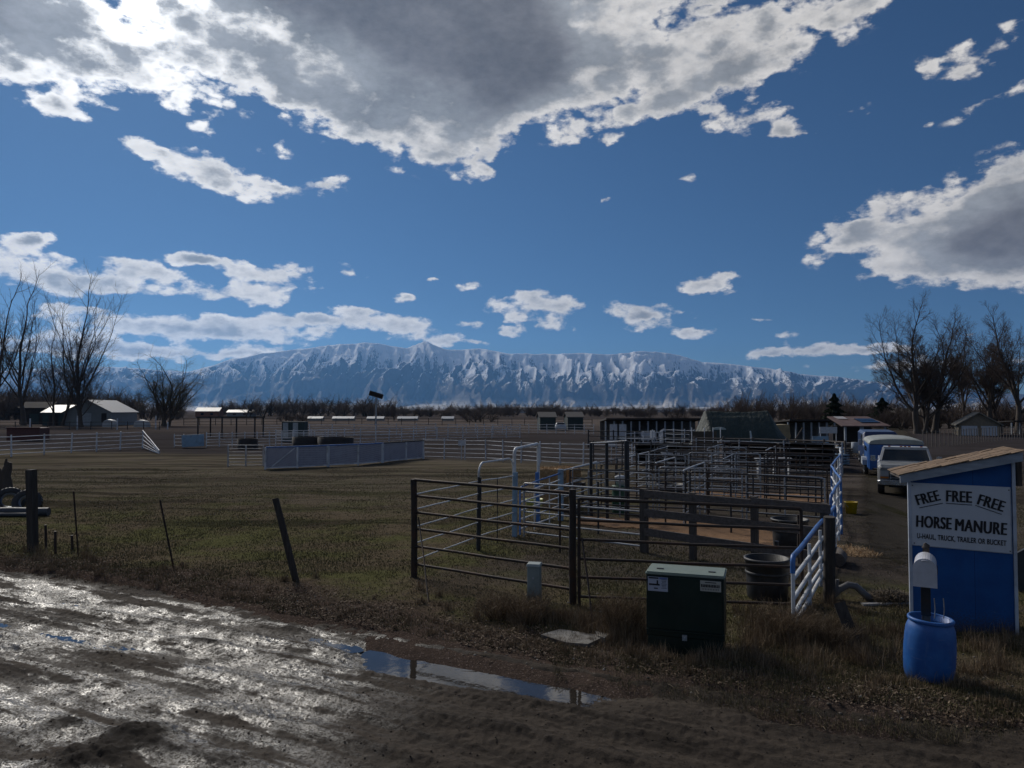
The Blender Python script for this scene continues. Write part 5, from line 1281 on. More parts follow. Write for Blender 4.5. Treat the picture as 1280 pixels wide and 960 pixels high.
mb = MB(); mb.box((.3,-.245,.48), (.30,.012,.12)); mb.build('number_plate', WHITEBD, tr)
P3(tr, 'old white pickup truck with dark grille facing the road on the gravel lane', 'pickup truck')
# blue trailer with rounded cream roof
tl = empty('horse_trailer', (17.55, 33.9, .02), R(-23)); tl.scale = (.95, .95, .92)
def side_arch(w_, z0, z1, n=10, rise=.34):
    w = w_/2; P_ = [(-w, z0), (w, z0), (w, z1)]
    P_ += [(w*math.cos(math.pi*k/n), z1+rise*math.sin(math.pi*k/n)**.7) for k in range(1, n)]; P_.append((-w, z1)); return P_
mb = MB(); mb.box((0,2.4,1.07), (2.36,4.8,1.29)); bod = mb.build('body', TBLUE, tl, bevel=.06)
mb = MB(); A_ = side_arch(2.42, 1.72, 1.80, rise=.26); loft(mb, [(-.02, [(x*.96, 1.72+(z-1.72)*.8) for x, z in A_]), (.22, A_), (4.8, A_)]); mb.build('roof', CREAM, tl, recalc=True, bevel=.02)
mb = MB(); mb.box((.12,-.012,1.45), (.62,.03,.18)); mb.build('plaque', simple("faded plaque", (.30,.38,.38), .6), bod)
mb = MB(); mb.box((-1.19,1.0,1.0), (.03,.9,1.05)); mb.build('side_door', TBLUE, bod, bevel=.01)
mb = MB()
for k in range(3): mb.box((-1.20,2.3+k*.75,1.38), (.02,.5,.25))
mb.build('window', GLASS, bod)
for s_ in (-1, 1):
    mb = MB(); mb.prism([(s_*1.18,1.9,.55),(s_*1.18,1.98,.80),(s_*1.18,2.15,.92),(s_*1.18,3.35,.92),(s_*1.18,3.52,.80),(s_*1.18,3.6,.55)], (s_*.22,0,0)); mb.build('fender', FASCIA, tl, recalc=True)
    wheel(tl, s_*1.22, 2.35, .34, .2); wheel(tl, s_*1.22, 3.15, .34, .2)
mb = MB(); mb.tube([(-1.0,0,.5),(0,-1.0,.5),(1.0,0,.5)], .05, 6); mb.tube([(0,-.8,.5),(0,-.8,.0)], .04, 6); mb.build('hitch', BLACKP, tl)
P3(tl, 'blue horse trailer with rounded cream roof parked behind the white pickup', 'horse trailer')
# dark blue van behind
vn = empty('van', (20.7, 41.4, .02), R(-21))
mb = MB(); loft(mb, [(-.1, rbox(1.7,.35,.95,.06)), (.05, rbox(1.85,.3,1.1,.06)), (.9, rbox(1.9,.3,1.2,.06)), (1.4, rbox(1.8,.3,1.9,.1)), (4.8, rbox(1.85,.3,1.95,.1))]); vb = mb.build('body', simple("dark blue paint", (.008,.03,.10), .35), vn, recalc=True, bevel=.02)
mb = MB(); mb.prism([(-.80,.93,1.22),(.80,.93,1.22),(.74,1.36,1.80),(-.74,1.36,1.80)], (0,-.02,.01)); mb.build('windshield', GLASS, vb, recalc=True)
mb = MB(); mb.prism([(-.925,1.6,1.2),(-.925,2.6,1.2),(-.90,2.6,1.75),(-.90,1.75,1.75)], (-.015,0,0)); mb.build('window', GLASS, vb, recalc=True)
for s_ in (-1, 1):
    mb = MB(); mb.box((s_*1.06,1.2,1.3), (.14,.1,.32)); mb.build('mirror', TWHITE, vn, bevel=.01)
    wheel(vn, s_*.84, .75, .34); wheel(vn, s_*.84, 3.8, .34); mb = MB(); mb.box((s_*.68,-.1,.75), (.24,.05,.16)); mb.build('headlight', LAMPM, vn)
P3(vn, 'dark blue van mostly hidden behind the blue horse trailer', 'van')

# ================================================================== buildings and shelters
MROOF = simple("pale metal roof", (.28,.28,.285), .5, .1, .12, 1.2, .1, (.20,.20,.20), .4, (1, 8, 1)); SIDING = simple("pale grey siding", (.20,.215,.22), .7, 0, .12, 1, .1)
DWOOD = simple("dark barn wood", (.030,.026,.026), .9, 0, .4, 2, .4, (.07,.06,.05), .4); DOORW = simple("grey white door", (.33,.36,.38), .6)
SHINR = simple("red brown roof", (.11,.065,.062), .85, 0, .2, 3, .3, (.18,.15,.15), .4); TEAL = simple("dark teal boards", (.030,.048,.050), .85, 0, .3, 1, .3)
BRICK = simple("tan brick", (.20,.165,.12), .9, 0, .2, 3, .3); GROOF = simple("tan grey shingle roof", (.22,.20,.165), .95, 0, .15, 3, .3)
def gable(name, label, c, rz_, w_, d_, he, hr, wall, roofm, over=.3, cat='barn', ridge='x', openings=(), skip_front=False, th=.12):
    """w along local x, d along local y; front is -y; ridge 'x' runs along x"""
    root = empty(name, c, rz_)
    X_, Y_ = w_/2, d_/2
    if ridge == 'x': prof_ = [(-Y_,0),(Y_,0),(Y_,he),(0,hr),(-Y_,he)]; mb = MB(); mb.prism([(-X_, y, z) for y, z in prof_], (w_,0,0))
    else: prof_ = [(-X_,0),(X_,0),(X_,he),(0,hr),(-X_,he)]; mb = MB(); mb.prism([(x, -Y_, z) for x, z in prof_], (0,d_,0))
    wl = mb.build('wall', wall, root, recalc=True)
    o_ = over; sl_ = (hr-he)/(Y_ if ridge == 'x' else X_)
    for s_ in (-1, 1):
        mb = MB()
        if ridge == 'x': mb.prism([(-X_-o_, 0, hr+.02),(X_+o_, 0, hr+.02),(X_+o_, s_*(Y_+o_), he-sl_*o_+.02),(-X_-o_, s_*(Y_+o_), he-sl_*o_+.02)], (0,0,th))
        else: mb.prism([(0, -Y_-o_, hr+.02),(0, Y_+o_, hr+.02),(s_*(X_+o_), Y_+o_, he-sl_*o_+.02),(s_*(X_+o_), -Y_-o_, he-sl_*o_+.02)], (0,0,th))
        mb.build('roof', roofm, root, recalc=True)
    for (nm, x, z, ww, hh, m_, side) in openings:
        mb = MB()
        if side == 'front': mb.box((x, -Y_-.03, z), (ww, .08, hh))
        else: mb.box((X_+.03, x, z), (.08, ww, hh))
        mb.build(nm, m_, wl)
    P3(root, label, cat); return root
Yb = 150
gable('barn', 'low pale grey barn with light metal roof behind the bare poplars', (xat(128, Yb), Yb, 0), R(8), 8.5, 14, 2.7, 5.0, SIDING, MROOF, cat='barn', ridge='y', openings=[('door', -.6, 1.25, 2.6, 2.5, DOORW, 'front'), ('window', 3.0, 1.6, .9, 1.8, DWOOD, 'front')])
gable('barn_annex', 'long low open-fronted shed with light roof joined left of the pale barn', (xat(96, Yb-2), Yb-1, 0), R(4), 9.5, 9, 2.6, 4.0, TEAL, MROOF, cat='shed', ridge='x', openings=[('door', -2.6, 1.1, 1.8, 2.1, DWOOD, 'front'), ('door', 1.0, 1.1, 1.8, 2.1, DWOOD, 'front')])
gable('dark_shed', 'dark old shed in front of the trees left of the pale barn', (xat(52, 165), 165, 0), R(0), 6.5, 5, 3.6, 4.8, DWOOD, DWOOD, cat='shed', ridge='x', openings=[('door', 0, 1.2, 2, 2.2, TEAL, 'front')])
def wrapped(label, px, Y, w_=2.4, h_=1.4):
    mb = MB(); P_ = []; n = 12
    secs = []
    for i, (t, k) in enumerate(((0,.75),(.1,.95),(.5,1),(.9,.95),(1,.75))):
        secs.append((t*1.6-.8, [(w_/2*k*math.cos(math.pi*j/n), max(0, h_*k*math.sin(math.pi*j/n)**.55)) for j in range(n+1)]))
    loft(mb, secs); o = mb.build('calf_hutch', simple("hutch white", (.42,.43,.44), .5, 0, .1, 2, .1, (.25,.24,.23), .4), None, (xat(px, Y), Y, 0), recalc=True); P3(o, label, 'calf hutch')
wrapped('round white calf hutch standing against the pale barn front', 138, 138); wrapped('round white calf hutch right of the pale barn', 178, 138, 2.7, 1.3)
for (px, Y, h) in ((97,118,2.2),(147,118,1.8),(195,120,2.2),(38,116,1.8),(210,120,1.2)):
    g = T(px, Y); post('pale sun-bleached pole standing before the pale barn' if px < 160 else 'pale sun-bleached pole right of the pale barn', g, Vector((g[0], g[1], h)), .10, FWHITE, 'pole', 'pole', group='pale poles in the far field')
mb = MB(); mb.box((0,0,.7), (3.4,1.6,1.3)); mb.box((0,-.85,1.35), (3.5,.1,.12)); o = mb.build('feed_wagon', simple("dull red steel", (.10,.035,.03), .7), None, T(36, 76), bevel=.03); P3(o, 'dull dark red feed bunk beyond the far left fence', 'feed bunk')
# pergola frame
pg = empty('pergola', (xat(283, 84), 84, 0))
for (x, y) in ((-3.2,0),(-.7,.6),(.95,.6),(3.25,0),(-3.0,3),(3.2,3)):
    mb = MB(); mb.tube([(x,y,-.1),(x,y,2.25)], .09, 7); mb.build('post', DWOOD, pg)
mb = MB(); mb.beam((-3.4,0,2.33),(3.45,0,2.33), .14, .16); mb.beam((-3.2,3,2.33),(3.4,3,2.33), .14, .16); mb.beam((-3.2,0,2.30),(-3.0,3,2.30), .12, .12); mb.beam((3.25,0,2.30),(3.2,3,2.30), .12, .12); mb.build('beam', DWOOD, pg)
P3(pg, 'flat-topped dark pole frame standing behind the fence right of the pale board', 'pole frame')
# horses-height dark cattle shed things at (360..430, 545): low dark hay feeders
for (px, Y, w_, lb) in ((385, 64, 2.6, 'dark round feeder left in the yard behind the lattice fence'), (420, 63, 3.0, 'dark round feeder right in the yard behind the lattice fence'), (310, 60, 1.6, 'small dark feeder left behind the galvanised gate')):
    mb = MB(); mb.lathe([(w_/2,.0),(w_/2,.85),(w_/2-.06,.85),(w_/2-.06,.02),(0,.02)], n=22); mb.lathe([(w_/2-.2,.3),(w_/4,.75),(0,.8)], n=14); o = mb.build('round_feeder', DWOOD, None, T(px, Y)); P3(o, lb, 'feeder')
pt_ = empty('portable_box', T(369, 74)); mb = MB(); mb.box((0,0,1.0), (2.2,1.4,2.0)); bb = mb.build('body', TEAL, pt_)
for x in (-.72, .25): mb = MB(); mb.box((x,-.72,1.15), (.5,.05,1.5)); mb.build('door', DOORW, bb)
P3(pt_, 'dark green booth with two pale doors behind the lattice fence', 'booth')
# solar tracker
st_ = empty('solar_tracker', T(470, 120)); mb = MB(); mb.tube([(0,0,-.2),(0,0,5.2)], .13, 8); mb.build('mast', GALV, st_)
SOL = glass_mat("solar panel", (.010,.012,.022)); mb = MB(); mb.box((0,0,5.6), (2.3,1.7,.08), (R(-24), R(17), R(10))); mb.build('panel', DWOOD, st_)
P3(st_, 'tilted dark solar panel on a tall thin mast above the tree line', 'solar panel')
# distant pale strip of greenhouses / snow-bright roofs
for i, (px, w_) in enumerate(((395, 18), (430, 26), (470, 20), (510, 24), (560, 14))):
    gable('far_shed', f'low pale row cover in the distance, {ordw[i]} from the left below the middle tree line', T(px, 215), 0, w_*.23, 3, .5, 1.1, SIDING, simple("bright far cover %d" % i, (.42,.44,.47), .5), cat='shed', over=.2)
# two green sheds in the middle
for (px, Y, w_, lb) in ((683, 118, 2.5, 'left of two small dark teal sheds with pale roofs'), (717, 120, 2.5, 'right of two small dark teal sheds with pale roofs')):
    gable('shed', lb, T(px, Y), R(6), w_, 3.2, 2.0, 2.7, TEAL, simple("weathered pale roof", (.16,.15,.14), .9, spec=.1), cat='shed', over=.2)
mb = MB(); loft(mb, [(-.6, rbox(2.0,.4,.9,.1)), (-.2, rbox(2.2,.35,1.1,.1)), (.2, rbox(1.9,.35,1.5,.15)), (1.6, rbox(1.9,.35,1.5,.15)), (2.1, rbox(2.2,.35,1.1,.1)), (2.6, rbox(2.0,.4,1.0,.1))])
o = mb.build('parked_car', simple("light car paint", (.35,.38,.42), .35), None, T(701, 112), recalc=True); o.scale = (.75,.75,.8); wheel(o, -1.0, 0, .32); wheel(o, 1.0, 0, .32); wheel(o, -1.0, 2.0, .32); wheel(o, 1.0, 2.0, .32); mb = MB(); mb.box((0,.05,1.28), (1.5,.34,.30), (R(-40),0,0)); mb.build('windshield', GLASS, o)
P3(o, 'small pale parked car between the two teal sheds', 'car')
# long dark shed row
def open_shed(name, label, x0, x1, Y, d_, h, roofm=None, post_m=None, n=8, stuff_seed=1, c='shed', back=True):
    xa, xb = xat(x0, Y), xat(x1, Y); w_ = xb-xa; root = empty(name, ((xa+xb)/2, Y, 0))
    mb = MB(); mb.prism([(-w_/2,-.4,h+.16),(w_/2,-.4,h+.16),(w_/2,d_,h-.12),(-w_/2,d_,h-.12)], (0,0,.14)); mb.build('roof', roofm or DWOOD, root, recalc=True)
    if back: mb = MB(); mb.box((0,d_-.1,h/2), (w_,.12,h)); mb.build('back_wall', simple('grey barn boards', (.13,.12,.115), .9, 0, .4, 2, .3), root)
    for i in range(n+1):
        mb = MB(); mb.box((-w_/2+w_*i/n, 0, h/2), (.13,.13,h)); mb.build('post', post_m or FASCIA, root)
    P3(root, label, c); return root
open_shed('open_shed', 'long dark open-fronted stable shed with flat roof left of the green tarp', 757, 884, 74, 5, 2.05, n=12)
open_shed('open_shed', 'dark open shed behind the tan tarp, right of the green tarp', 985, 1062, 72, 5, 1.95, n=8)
rb = random.Random(9)
WHT = simple("white panel", (.46,.48,.52), .6)
for (px, Y, w_, h, lb) in ((768, 73, .9, 1.5, 'left pale door leaf of the long dark shed'), (777, 73, .9, 1.5, 'right pale door leaf of the long dark shed'), (815, 72, 1.2, .8, 'pale board under the long dark shed roof'), (826, 72, .9, .7, 'short pale board in the middle of the long dark shed'), (806, 71, .9, .9, 'grey-white crate before the long dark shed')):
    mb = MB(); mb.box((0,0,h/2+.25), (w_,.08,h)); o = mb.build('panel_board', WHT, None, T(px, Y), bevel=.01); P3(o, lb, 'board')
mb = MB(); mb.box((0,0,1.35), (.34,.05,.55)); mb.tube([(0,0,0),(0,0,1.7)], .03, 6); o = mb.build('notice_sign', simple("bright white sign", (.75,.76,.78), .5), None, T(815.5, 56)); P3(o, 'small white sign on a pole before the long dark shed', 'sign')
mb = MB(); mb.box((0,0,1.1), (.42,.05,.35)); mb.tube([(0,0,0),(0,0,1.3)], .03, 6); o = mb.build('notice_sign', WHT, None, T(577, 47)); mb = None; P3(o, 'small pale square sign on the white five-rail fence', 'sign')
mb = MB(); mb.box((0,0,1.15), (.45,.05,.38)); mb.tube([(0,0,0),(0,0,1.3)], .03, 6); o = mb.build('notice_sign', WHT, None, T(764, 45)); P3(o, 'small grey sign near the tall dark gateway', 'sign')
# horses: two dark blurs in the far pens
# green tarp over a hay stack
TARP = None
def tarp_mat():
    m, b, pr = newmat("dark green tarpaulin"); P = b.n('ShaderNodeTexCoord').outputs['Object']; z = b.sep(P)[2]
    n = b.noise(P, 1.6, 6, .6); n2 = b.noise(b.mapping(P, scale=(2.2, 2.2, .35)), 1.4, 5, .6)
    setp(b, pr, col=b.mix(n, (.020,.032,.028), (.045,.062,.055)), rough=.62, spec=.35, nrm=bump(b, n2, .9, .22)); return m
TARP = tarp_mat()
tY = 56; xl, xr = xat(861, tY), xat(992, tY); tcx = (xl+xr)/2; ts = empty('tarp_stack', (tcx, tY, 0)); hw = (xr-xl)/2
nu2, nv2 = 70, 46; V = np.zeros((nv2, nu2, 3)); rtp = random.Random(4)
for j in range(nv2):
    for i in range(nu2):
        a = i/(nu2-1)*2-1; t = j/(nv2-1)                      # a along x, t over the hump front->back
        ridge_l, ridge_r = -.70, .52
        if t < .5: q = t*2; y = -2.6+2.6*q; z = 3.12*min(1, q*1.02)**.75
        else: q = (1-t)*2; y = 2.6-2.6*q; z = 3.12*min(1, q*1.02)**.75
        edge = 1.0
        if a < ridge_l: edge = 1-(ridge_l-a)/(1+ridge_l)
        if a > ridge_r: edge = 1-((a-ridge_r)/(1-ridge_r))**.8
        z = z*(edge**.85)
        x = a*hw
        n_ = mnoise.noise(Vector((x*.9, y*.5, 2)))*.10 + mnoise.noise(Vector((x*2.6, y*.9, 5)))*.05
        V[j, i] = (x + n_*.5, y + n_, max(0.0, z + n_*.6 - .10*math.sin(math.pi*min(1,max(0,(a-ridge_l)/(ridge_r-ridge_l))))*(q > .8)))
tp = grid_mesh('tarpaulin', V[..., 0], V[..., 1], V[..., 2], TARP); tp.parent = ts
sd2 = tp.modifiers.new('thick', 'SOLIDIFY'); sd2.thickness = .03
mb = MB(); mb.prism([(-.63*hw+.35+(.5*math.cos(a)), -1.68+.10*0, 1.75+.18*math.sin(a)) for a in [math.pi*k/8 for k in range(9)]], (0,-.03,-.02)); mb.build('tear', simple("pale lining", (.34,.40,.40), .7), ts, recalc=True)
mb = MB(); mb.tube([(.05,-2.3,.25),(.08,-2.05,1.0),(.05,-1.95,1.65)], [.05,.10,.05], 8); mb.build('rolled_flap', simple("pale rolled tarp", (.36,.42,.45), .6), ts)
P3(ts, 'large hay stack draped in a dark green tarpaulin with slumped right end', 'tarp stack')
lc = empty('white_frame', T(904, 52)); 
for x in (-.42, .42): mb = MB(); mb.beam((x,0,0),(x*.9,0,1.0), .12, .08); mb.build('leg', WHITEP, lc)
for z in (.25, .62, .98): mb = MB(); mb.beam((-.42,0,z),(.42,0,z), .10, .09); mb.build('rung', WHITEP, lc)
P3(lc, 'short white slatted stand before the green tarp', 'stand')
bx_ = empty('plywood_pen', T(880, 53)); mb = MB(); mb.box((0,0,.85), (1.75,.05,1.6)); mb.build('panel', simple("brown mesh board", (.075,.062,.045), .9, 0, .2, 5, .3), bx_)
for x in (-.9, .0, .62, 1.15): mb = MB(); mb.box((x,-.05,.95), (.05,.05,1.95)); mb.build('upright', FWHITE, bx_)
P3(bx_, 'brown board stall side with thin pale uprights left of the green tarp', 'stall')
mb = MB(); V_ = [(-.9,0,.3),(-1.15,0,1.95),(.35,0,2.0),(.45,0,1.0),(.1,0,.0)]; mb.prism(V_, (0,1.6,0)); o = mb.build('hay_stack', simple("tan sheeted hay", (.30,.235,.14), .85, 0, .25, 1.6, .6), None, T(981, 60), recalc=True, bevel=.12); P3(o, 'tan sheeted hay stack peeking right of the green tarp', 'hay stack')
rod('long bare branch leaning up right of the green tarp', Vector((xat(984,50),50,.4)), Vector((xat(1003,50.5),50.5,1.95)), .06, BARK, 'branch', 'branch')
mb = MB(); rbb = random.Random(8)
for k in range(26):
    a = rbb.uniform(-1.6,1.6); mb.tube([(a,rbb.uniform(-.4,.4),0),(a*.6+rbb.uniform(-.3,.3),0,rbb.uniform(.4,.8)),(a*.3+rbb.uniform(-.5,.5),0,rbb.uniform(.6,1.1))], [.03,.025,.012], 4)
o = mb.build('brush_pile', BARK, None, T(1010, 52)); P3(o, 'heap of dark brush branches right of the green tarp', 'brush pile')
# red brown roofed shelter with solar panels
sh = empty('roofed_shelter', T(1069, 66), R(4)); W2 = 2.15
mb = MB(); mb.prism([(-W2,-1.7,1.72),(W2+.1,-1.7,1.72),(W2-.1,1.6,2.5),(-W2+.35,1.6,2.5)], (0,0,.08)); rf2 = mb.build('roof', SHINR, sh, recalc=True)
def onroof(x, y): return 1.80+(y+1.7)/3.3*.78+.02
for (x0_, x1_, y0_, y1_) in ((.15,1.85,-.75,-.15),(.15,1.85,-.05,.55)):
    mb = MB(); mb.prism([(x0_,y0_,onroof(0,y0_)),(x1_,y0_,onroof(0,y0_)),(x1_,y1_,onroof(0,y1_)),(x0_,y1_,onroof(0,y1_))], (0,0,.05)); mb.build('solar_panel', SOL, rf2, recalc=True)
mb = MB(); mb.prism([(-1.3,.55,onroof(0,.55)),(-.4,.55,onroof(0,.55)),(-.4,1.4,onroof(0,1.4)),(-1.3,1.4,onroof(0,1.4))], (0,0,.03)); mb.build('patch', simple("pale roof patch", (.40,.38,.38), .6), rf2, recalc=True)
mb = MB(); mb.box((.3,1.2,.85), (3.6,.1,1.7)); mb.build('back_wall', DWOOD, sh)
for x in (-1.7,-.2,1.9):
    mb = MB(); mb.box((x,-1.4,.86), (.15 if x != -.2 else .3,.15,1.72)); mb.build('post', FASCIA, sh)
mb = MB(); mb.tube([(1.5,-1.5,1.0),(2.2,-1.5,1.0)], .03, 6); mb.tube([(1.5,-1.5,1.35),(2.2,-1.5,1.35)], .03, 6); mb.build('rail', GALV, sh)
P3(sh, 'open shelter with red-brown roof carrying dark solar panels', 'shelter')
for (px, Y, w_, h_, z, lb, m_) in ((1035, 64, 1.5, .55, 1.15, 'white sheet hanging left of the red-roofed shelter', WHT), (1025, 60, 1.3, .65, .4, 'pale blue corrugated sheet left of the red-roofed shelter', PBLUE), (1055, 50, .5, .35, .2, 'white crate among clutter before the red-roofed shelter', WHT), (1048, 47, .8, .10, .4, 'pale plank among clutter before the red-roofed shelter', WHT)):
    mb = MB(); mb.box((0,0,z+h_/2), (w_,.06,h_)); mb.beam((-w_*.45,0,0),(-w_*.45,0,z+.1), .05,.05); mb.beam((w_*.45,0,0),(w_*.45,0,z+.1), .05,.05); o = mb.build('sheet', m_, None, T(px, Y)); P3(o, lb, 'sheet')
rc_ = random.Random(21); kinds = ['oil drum', 'crate', 'stump']
for i in range(16):
    px = rc_.uniform(1008, 1082); Y = rc_.uniform(42, 58); mb = MB()
    if i % 2: mb.lathe([(0,0),(.26,0),(.27,.4),(.26,.8),(0,.82)], n=14)
    else:
        for k in range(4): mb.box((0,0,.1+k*.16), (.7,.5,.10), (0,0,rc_.uniform(-.1,.1)))
    o = mb.build('oil_drum' if i % 2 else 'slatted_crate', rc_.choice([DARKP, RUST, FASCIA, PBLUE, WOODD]), None, T(px, Y)); o.rotation_euler.z = rc_.uniform(0, 3)
    P3(o, ('old drum' if i % 2 else 'slatted crate')+' in the clutter between the pens and the red-roofed shelter', 'drum' if i % 2 else 'crate', 'old drums in the yard clutter' if i % 2 else 'crates in the yard clutter')
# run-in sheds with dark insides in the pens
def runin(label, x0, x1, Y, h, d_=2.6, wallm=DWOOD, roofm=None):
    xa, xb = xat(x0, Y), xat(x1, Y); w_ = xb-xa; root = empty('run_in_shed', ((xa+xb)/2, Y, 0), R(-12))
    mb = MB(); mb.box((0,d_,h/2), (w_,.08,h)); mb.box((-w_/2,d_/2,h/2), (.08,d_-.1,h)); mb.box((w_/2,d_/2,h/2), (.08,d_-.1,h)); mb.build('wall', wallm, root)
    mb = MB(); mb.prism([(-w_/2-.15,-.2,h+.01),(w_/2+.15,-.2,h+.01),(w_/2+.15,d_+.2,h-.12),(-w_/2-.15,d_+.2,h-.12)], (0,0,.06)); mb.build('roof', roofm or DWOOD, root, recalc=True); P3(root, label, 'shed')
runin('dark run-in shed behind the right-hand pens beside the lane', 978, 1040, 39.5, 1.35); runin('dark run-in shed in the middle of the pens', 905, 972, 41, 1.3, wallm=simple("maroon boards", (.05,.032,.034), .85)); runin('low dark calf shelter left in the pens', 795, 862, 42, 1.15)
for (px, Y, w_, lb) in ((957, 35, .95, 'white feed bunk left in the far pens'), (977, 35.2, .75, 'white feed bunk right in the far pens'), (846, 40, 1.6, 'pale slatted feed rack in the left pens')):
    mb = MB(); mb.box((0,0,.85), (w_,.35,.12), taper=1.1); mb.box((-w_*.4,0,.4), (.06,.3,.8)); mb.box((w_*.4,0,.4), (.06,.3,.8)); o = mb.build('feed_bunk', WHT, None, T(px, Y), bevel=.01); P3(o, lb, 'feed bunk')
# garage at the right
Yg = 90
gable('garage', 'small tan garage with two white doors under bare trees', (xat(1239, Yg), Yg+3, 0), R(-26), 4.3, 6, 1.42, 2.75, BRICK, GROOF, over=.35, cat='garage', ridge='y', openings=[('door', -1.02, .62, 1.65, 1.18, WHT, 'front'), ('door', 1.02, .62, 1.65, 1.18, WHT, 'front')])
open_shed('carport', 'dark low carport right of the two-door garage', 1264, 1284, 96, 5, 1.5, n=2)
for (px, Y, w_, h_, lb, m1_, m2_) in ((262, 330, 10, 4.0, 'distant orange-brown building with pale roof below the mountain foot', simple("orange brown wall", (.22,.10,.06), .8), MROOF), (302, 360, 12, 3.0, 'distant small pale house left of the tree line', SIDING, MROOF), (1125, 150, 7, 3.4, 'pale house behind the cottonwood trunks', SIDING, GROOF), (1146, 175, 6, 3.4, 'small white outbuilding between the cottonwood trunks', WHT, MROOF)):
    gable('house', lb, T(px, Y), R(5), w_, 7, h_*.62, h_, m1_, m2_, cat='house', openings=[('window', -w_*.2, h_*.32, w_*.12, h_*.25, GLASS, 'front'), ('window', w_*.2, h_*.32, w_*.12, h_*.25, GLASS, 'front')])
# valley-floor farms seen as bright specks under the mountain
rv = random.Random(31)
for i in range(26):
    px = rv.uniform(620, 900); Y = rv.uniform(700, 1900); w_ = rv.uniform(8, 18)
    gable('farmhouse', 'tiny far-off farm building on the valley floor', T(px, Y), rv.uniform(-.4,.4), w_, 8, 3.2, 5.5, SIDING if i % 2 else WHT, MROOF if i % 3 else GROOF, cat='farm building').__setitem__('group', 'far-off farm buildings')
# ================================================================== grass, weeds, litter
rg8 = np.random.default_rng(5)
def blade_mat(name, cols, rough=.9):
    m, b, pr = newmat(name); P = b.n('ShaderNodeTexCoord').outputs['Object']
    isl = b.n('ShaderNodeNewGeometry').outputs['Random Per Island']; n = b.noise(P, .9, 4, .6)
    f = b.m('ADD', b.m('MULTIPLY', isl, .65), b.m('MULTIPLY', n, .5))
    c = b.mix(b.ss(f, .25, .55), cols[0], cols[1]); c = b.mix(b.ss(f, .60, .95), c, cols[2])
    setp(b, pr, col=c, rough=rough, spec=.15); return m
def blades(name, X, Y, H, W_, lean, mat, label=None, z0=None, bend=.5):
    n = len(X); Z = gz(X, Y) if z0 is None else z0
    a = rg8.uniform(0, 6.283, n); la = rg8.uniform(0, 6.283, n); ln = np.abs(rg8.normal(0, lean, n))
    sx, sy = np.cos(a)*W_/2, np.sin(a)*W_/2; lx, ly = np.cos(la)*ln*H, np.sin(la)*ln*H
    zt = H*np.sqrt(np.clip(1-ln**2, .05, 1))
    V = np.zeros((n, 5, 3))
    V[:,0] = np.stack([X-sx, Y-sy, Z-.01], 1); V[:,1] = np.stack([X+sx, Y+sy, Z-.01], 1)
    V[:,2] = np.stack([X+sx*.7+lx*bend*.6, Y+sy*.7+ly*bend*.6, Z+zt*.6], 1); V[:,3] = np.stack([X-sx*.7+lx*bend*.6, Y-sy*.7+ly*bend*.6, Z+zt*.6], 1)
    V[:,4] = np.stack([X+lx, Y+ly, Z+zt], 1)
    idx = (np.arange(n)*5)[:, None]
    # quad + tri as two quads-with-tip triangles: use triangles only
    Fc = np.concatenate([idx+np.array([[0,1,2]]), idx+np.array([[0,2,3]]), idx+np.array([[3,2,4]])], 0)
    o = tri_mesh(name, V.reshape(-1, 3), Fc, mat); P3(o, kind='stuff', label=label); return o
def on_road(X, Y, m=0.0): return road_w(X, Y) > m
# pasture turf, denser near
def turf(n, ymin, ymax, dens_pow=1.0):
    y = ymin*(ymax/ymin)**rg8.random(n); x = (rg8.random(n)*2-1)*(y*.76+1.0)
    return x, y
def lane_mask(x, y): return (np.abs(x-(5.6+(y-10)*.43)) < 1.5) & (y > 12)
def a_of(x, y): return (x-O.x)*E1.x+(y-O.y)*E1.y
def b_of(x, y): return (x-O.x)*E2.x+(y-O.y)*E2.y
x, y = turf(620000, 7.2, 40)
k = ~on_road(x, y, -.15)
inpen = (a_of(x, y) > .1) & (a_of(x, y) < 7.2) & (b_of(x, y) > 6.5)
patch = fbm(x*.45, y*.45, 5, .55, 51)
k &= rg8.random(len(x)) < np.where(inpen, .10, 1)*np.where(lane_mask(x, y), .12, 1)*(.25+.75*sstep(patch, .30, .52))
x, y, patch = x[k], y[k], patch[k]
H = rg8.uniform(.018, .050, len(x))*(.8+.35*sstep(patch, .40, .65))*(1-.35*sstep(y, 15, 30))
TURF = blade_mat("pasture grass", ((.075,.072,.032), (.125,.114,.056), (.22,.18,.105)))
blades('grass', x, y, H, .006+.00045*y, .8, TURF, 'short olive-brown pasture grass')
# dead weed fringe along the verge and round the cabinet
DEAD = blade_mat("dead weeds", ((.095,.066,.040), (.20,.145,.092), (.37,.29,.20)))
def clumps(cs, spread, per, hh, name, label, lean=.35, w_=.005):
    X = []; Y = []; Hh = []
    for (cx, cy, s_, m_) in cs:
        n = int(per*m_); r = np.abs(rg8.normal(0, spread*s_, n)); a = rg8.uniform(0, 6.283, n)
        X.append(cx+r*np.cos(a)); Y.append(cy+r*np.sin(a)*.8); Hh.append(rg8.uniform(.35, 1, n)*hh*s_)
    X = np.concatenate(X); Y = np.concatenate(Y); Hh = np.concatenate(Hh)
    return blades(name, X, Y, Hh, w_, lean, DEAD, label)
cs = []
r_ = random.Random(17)
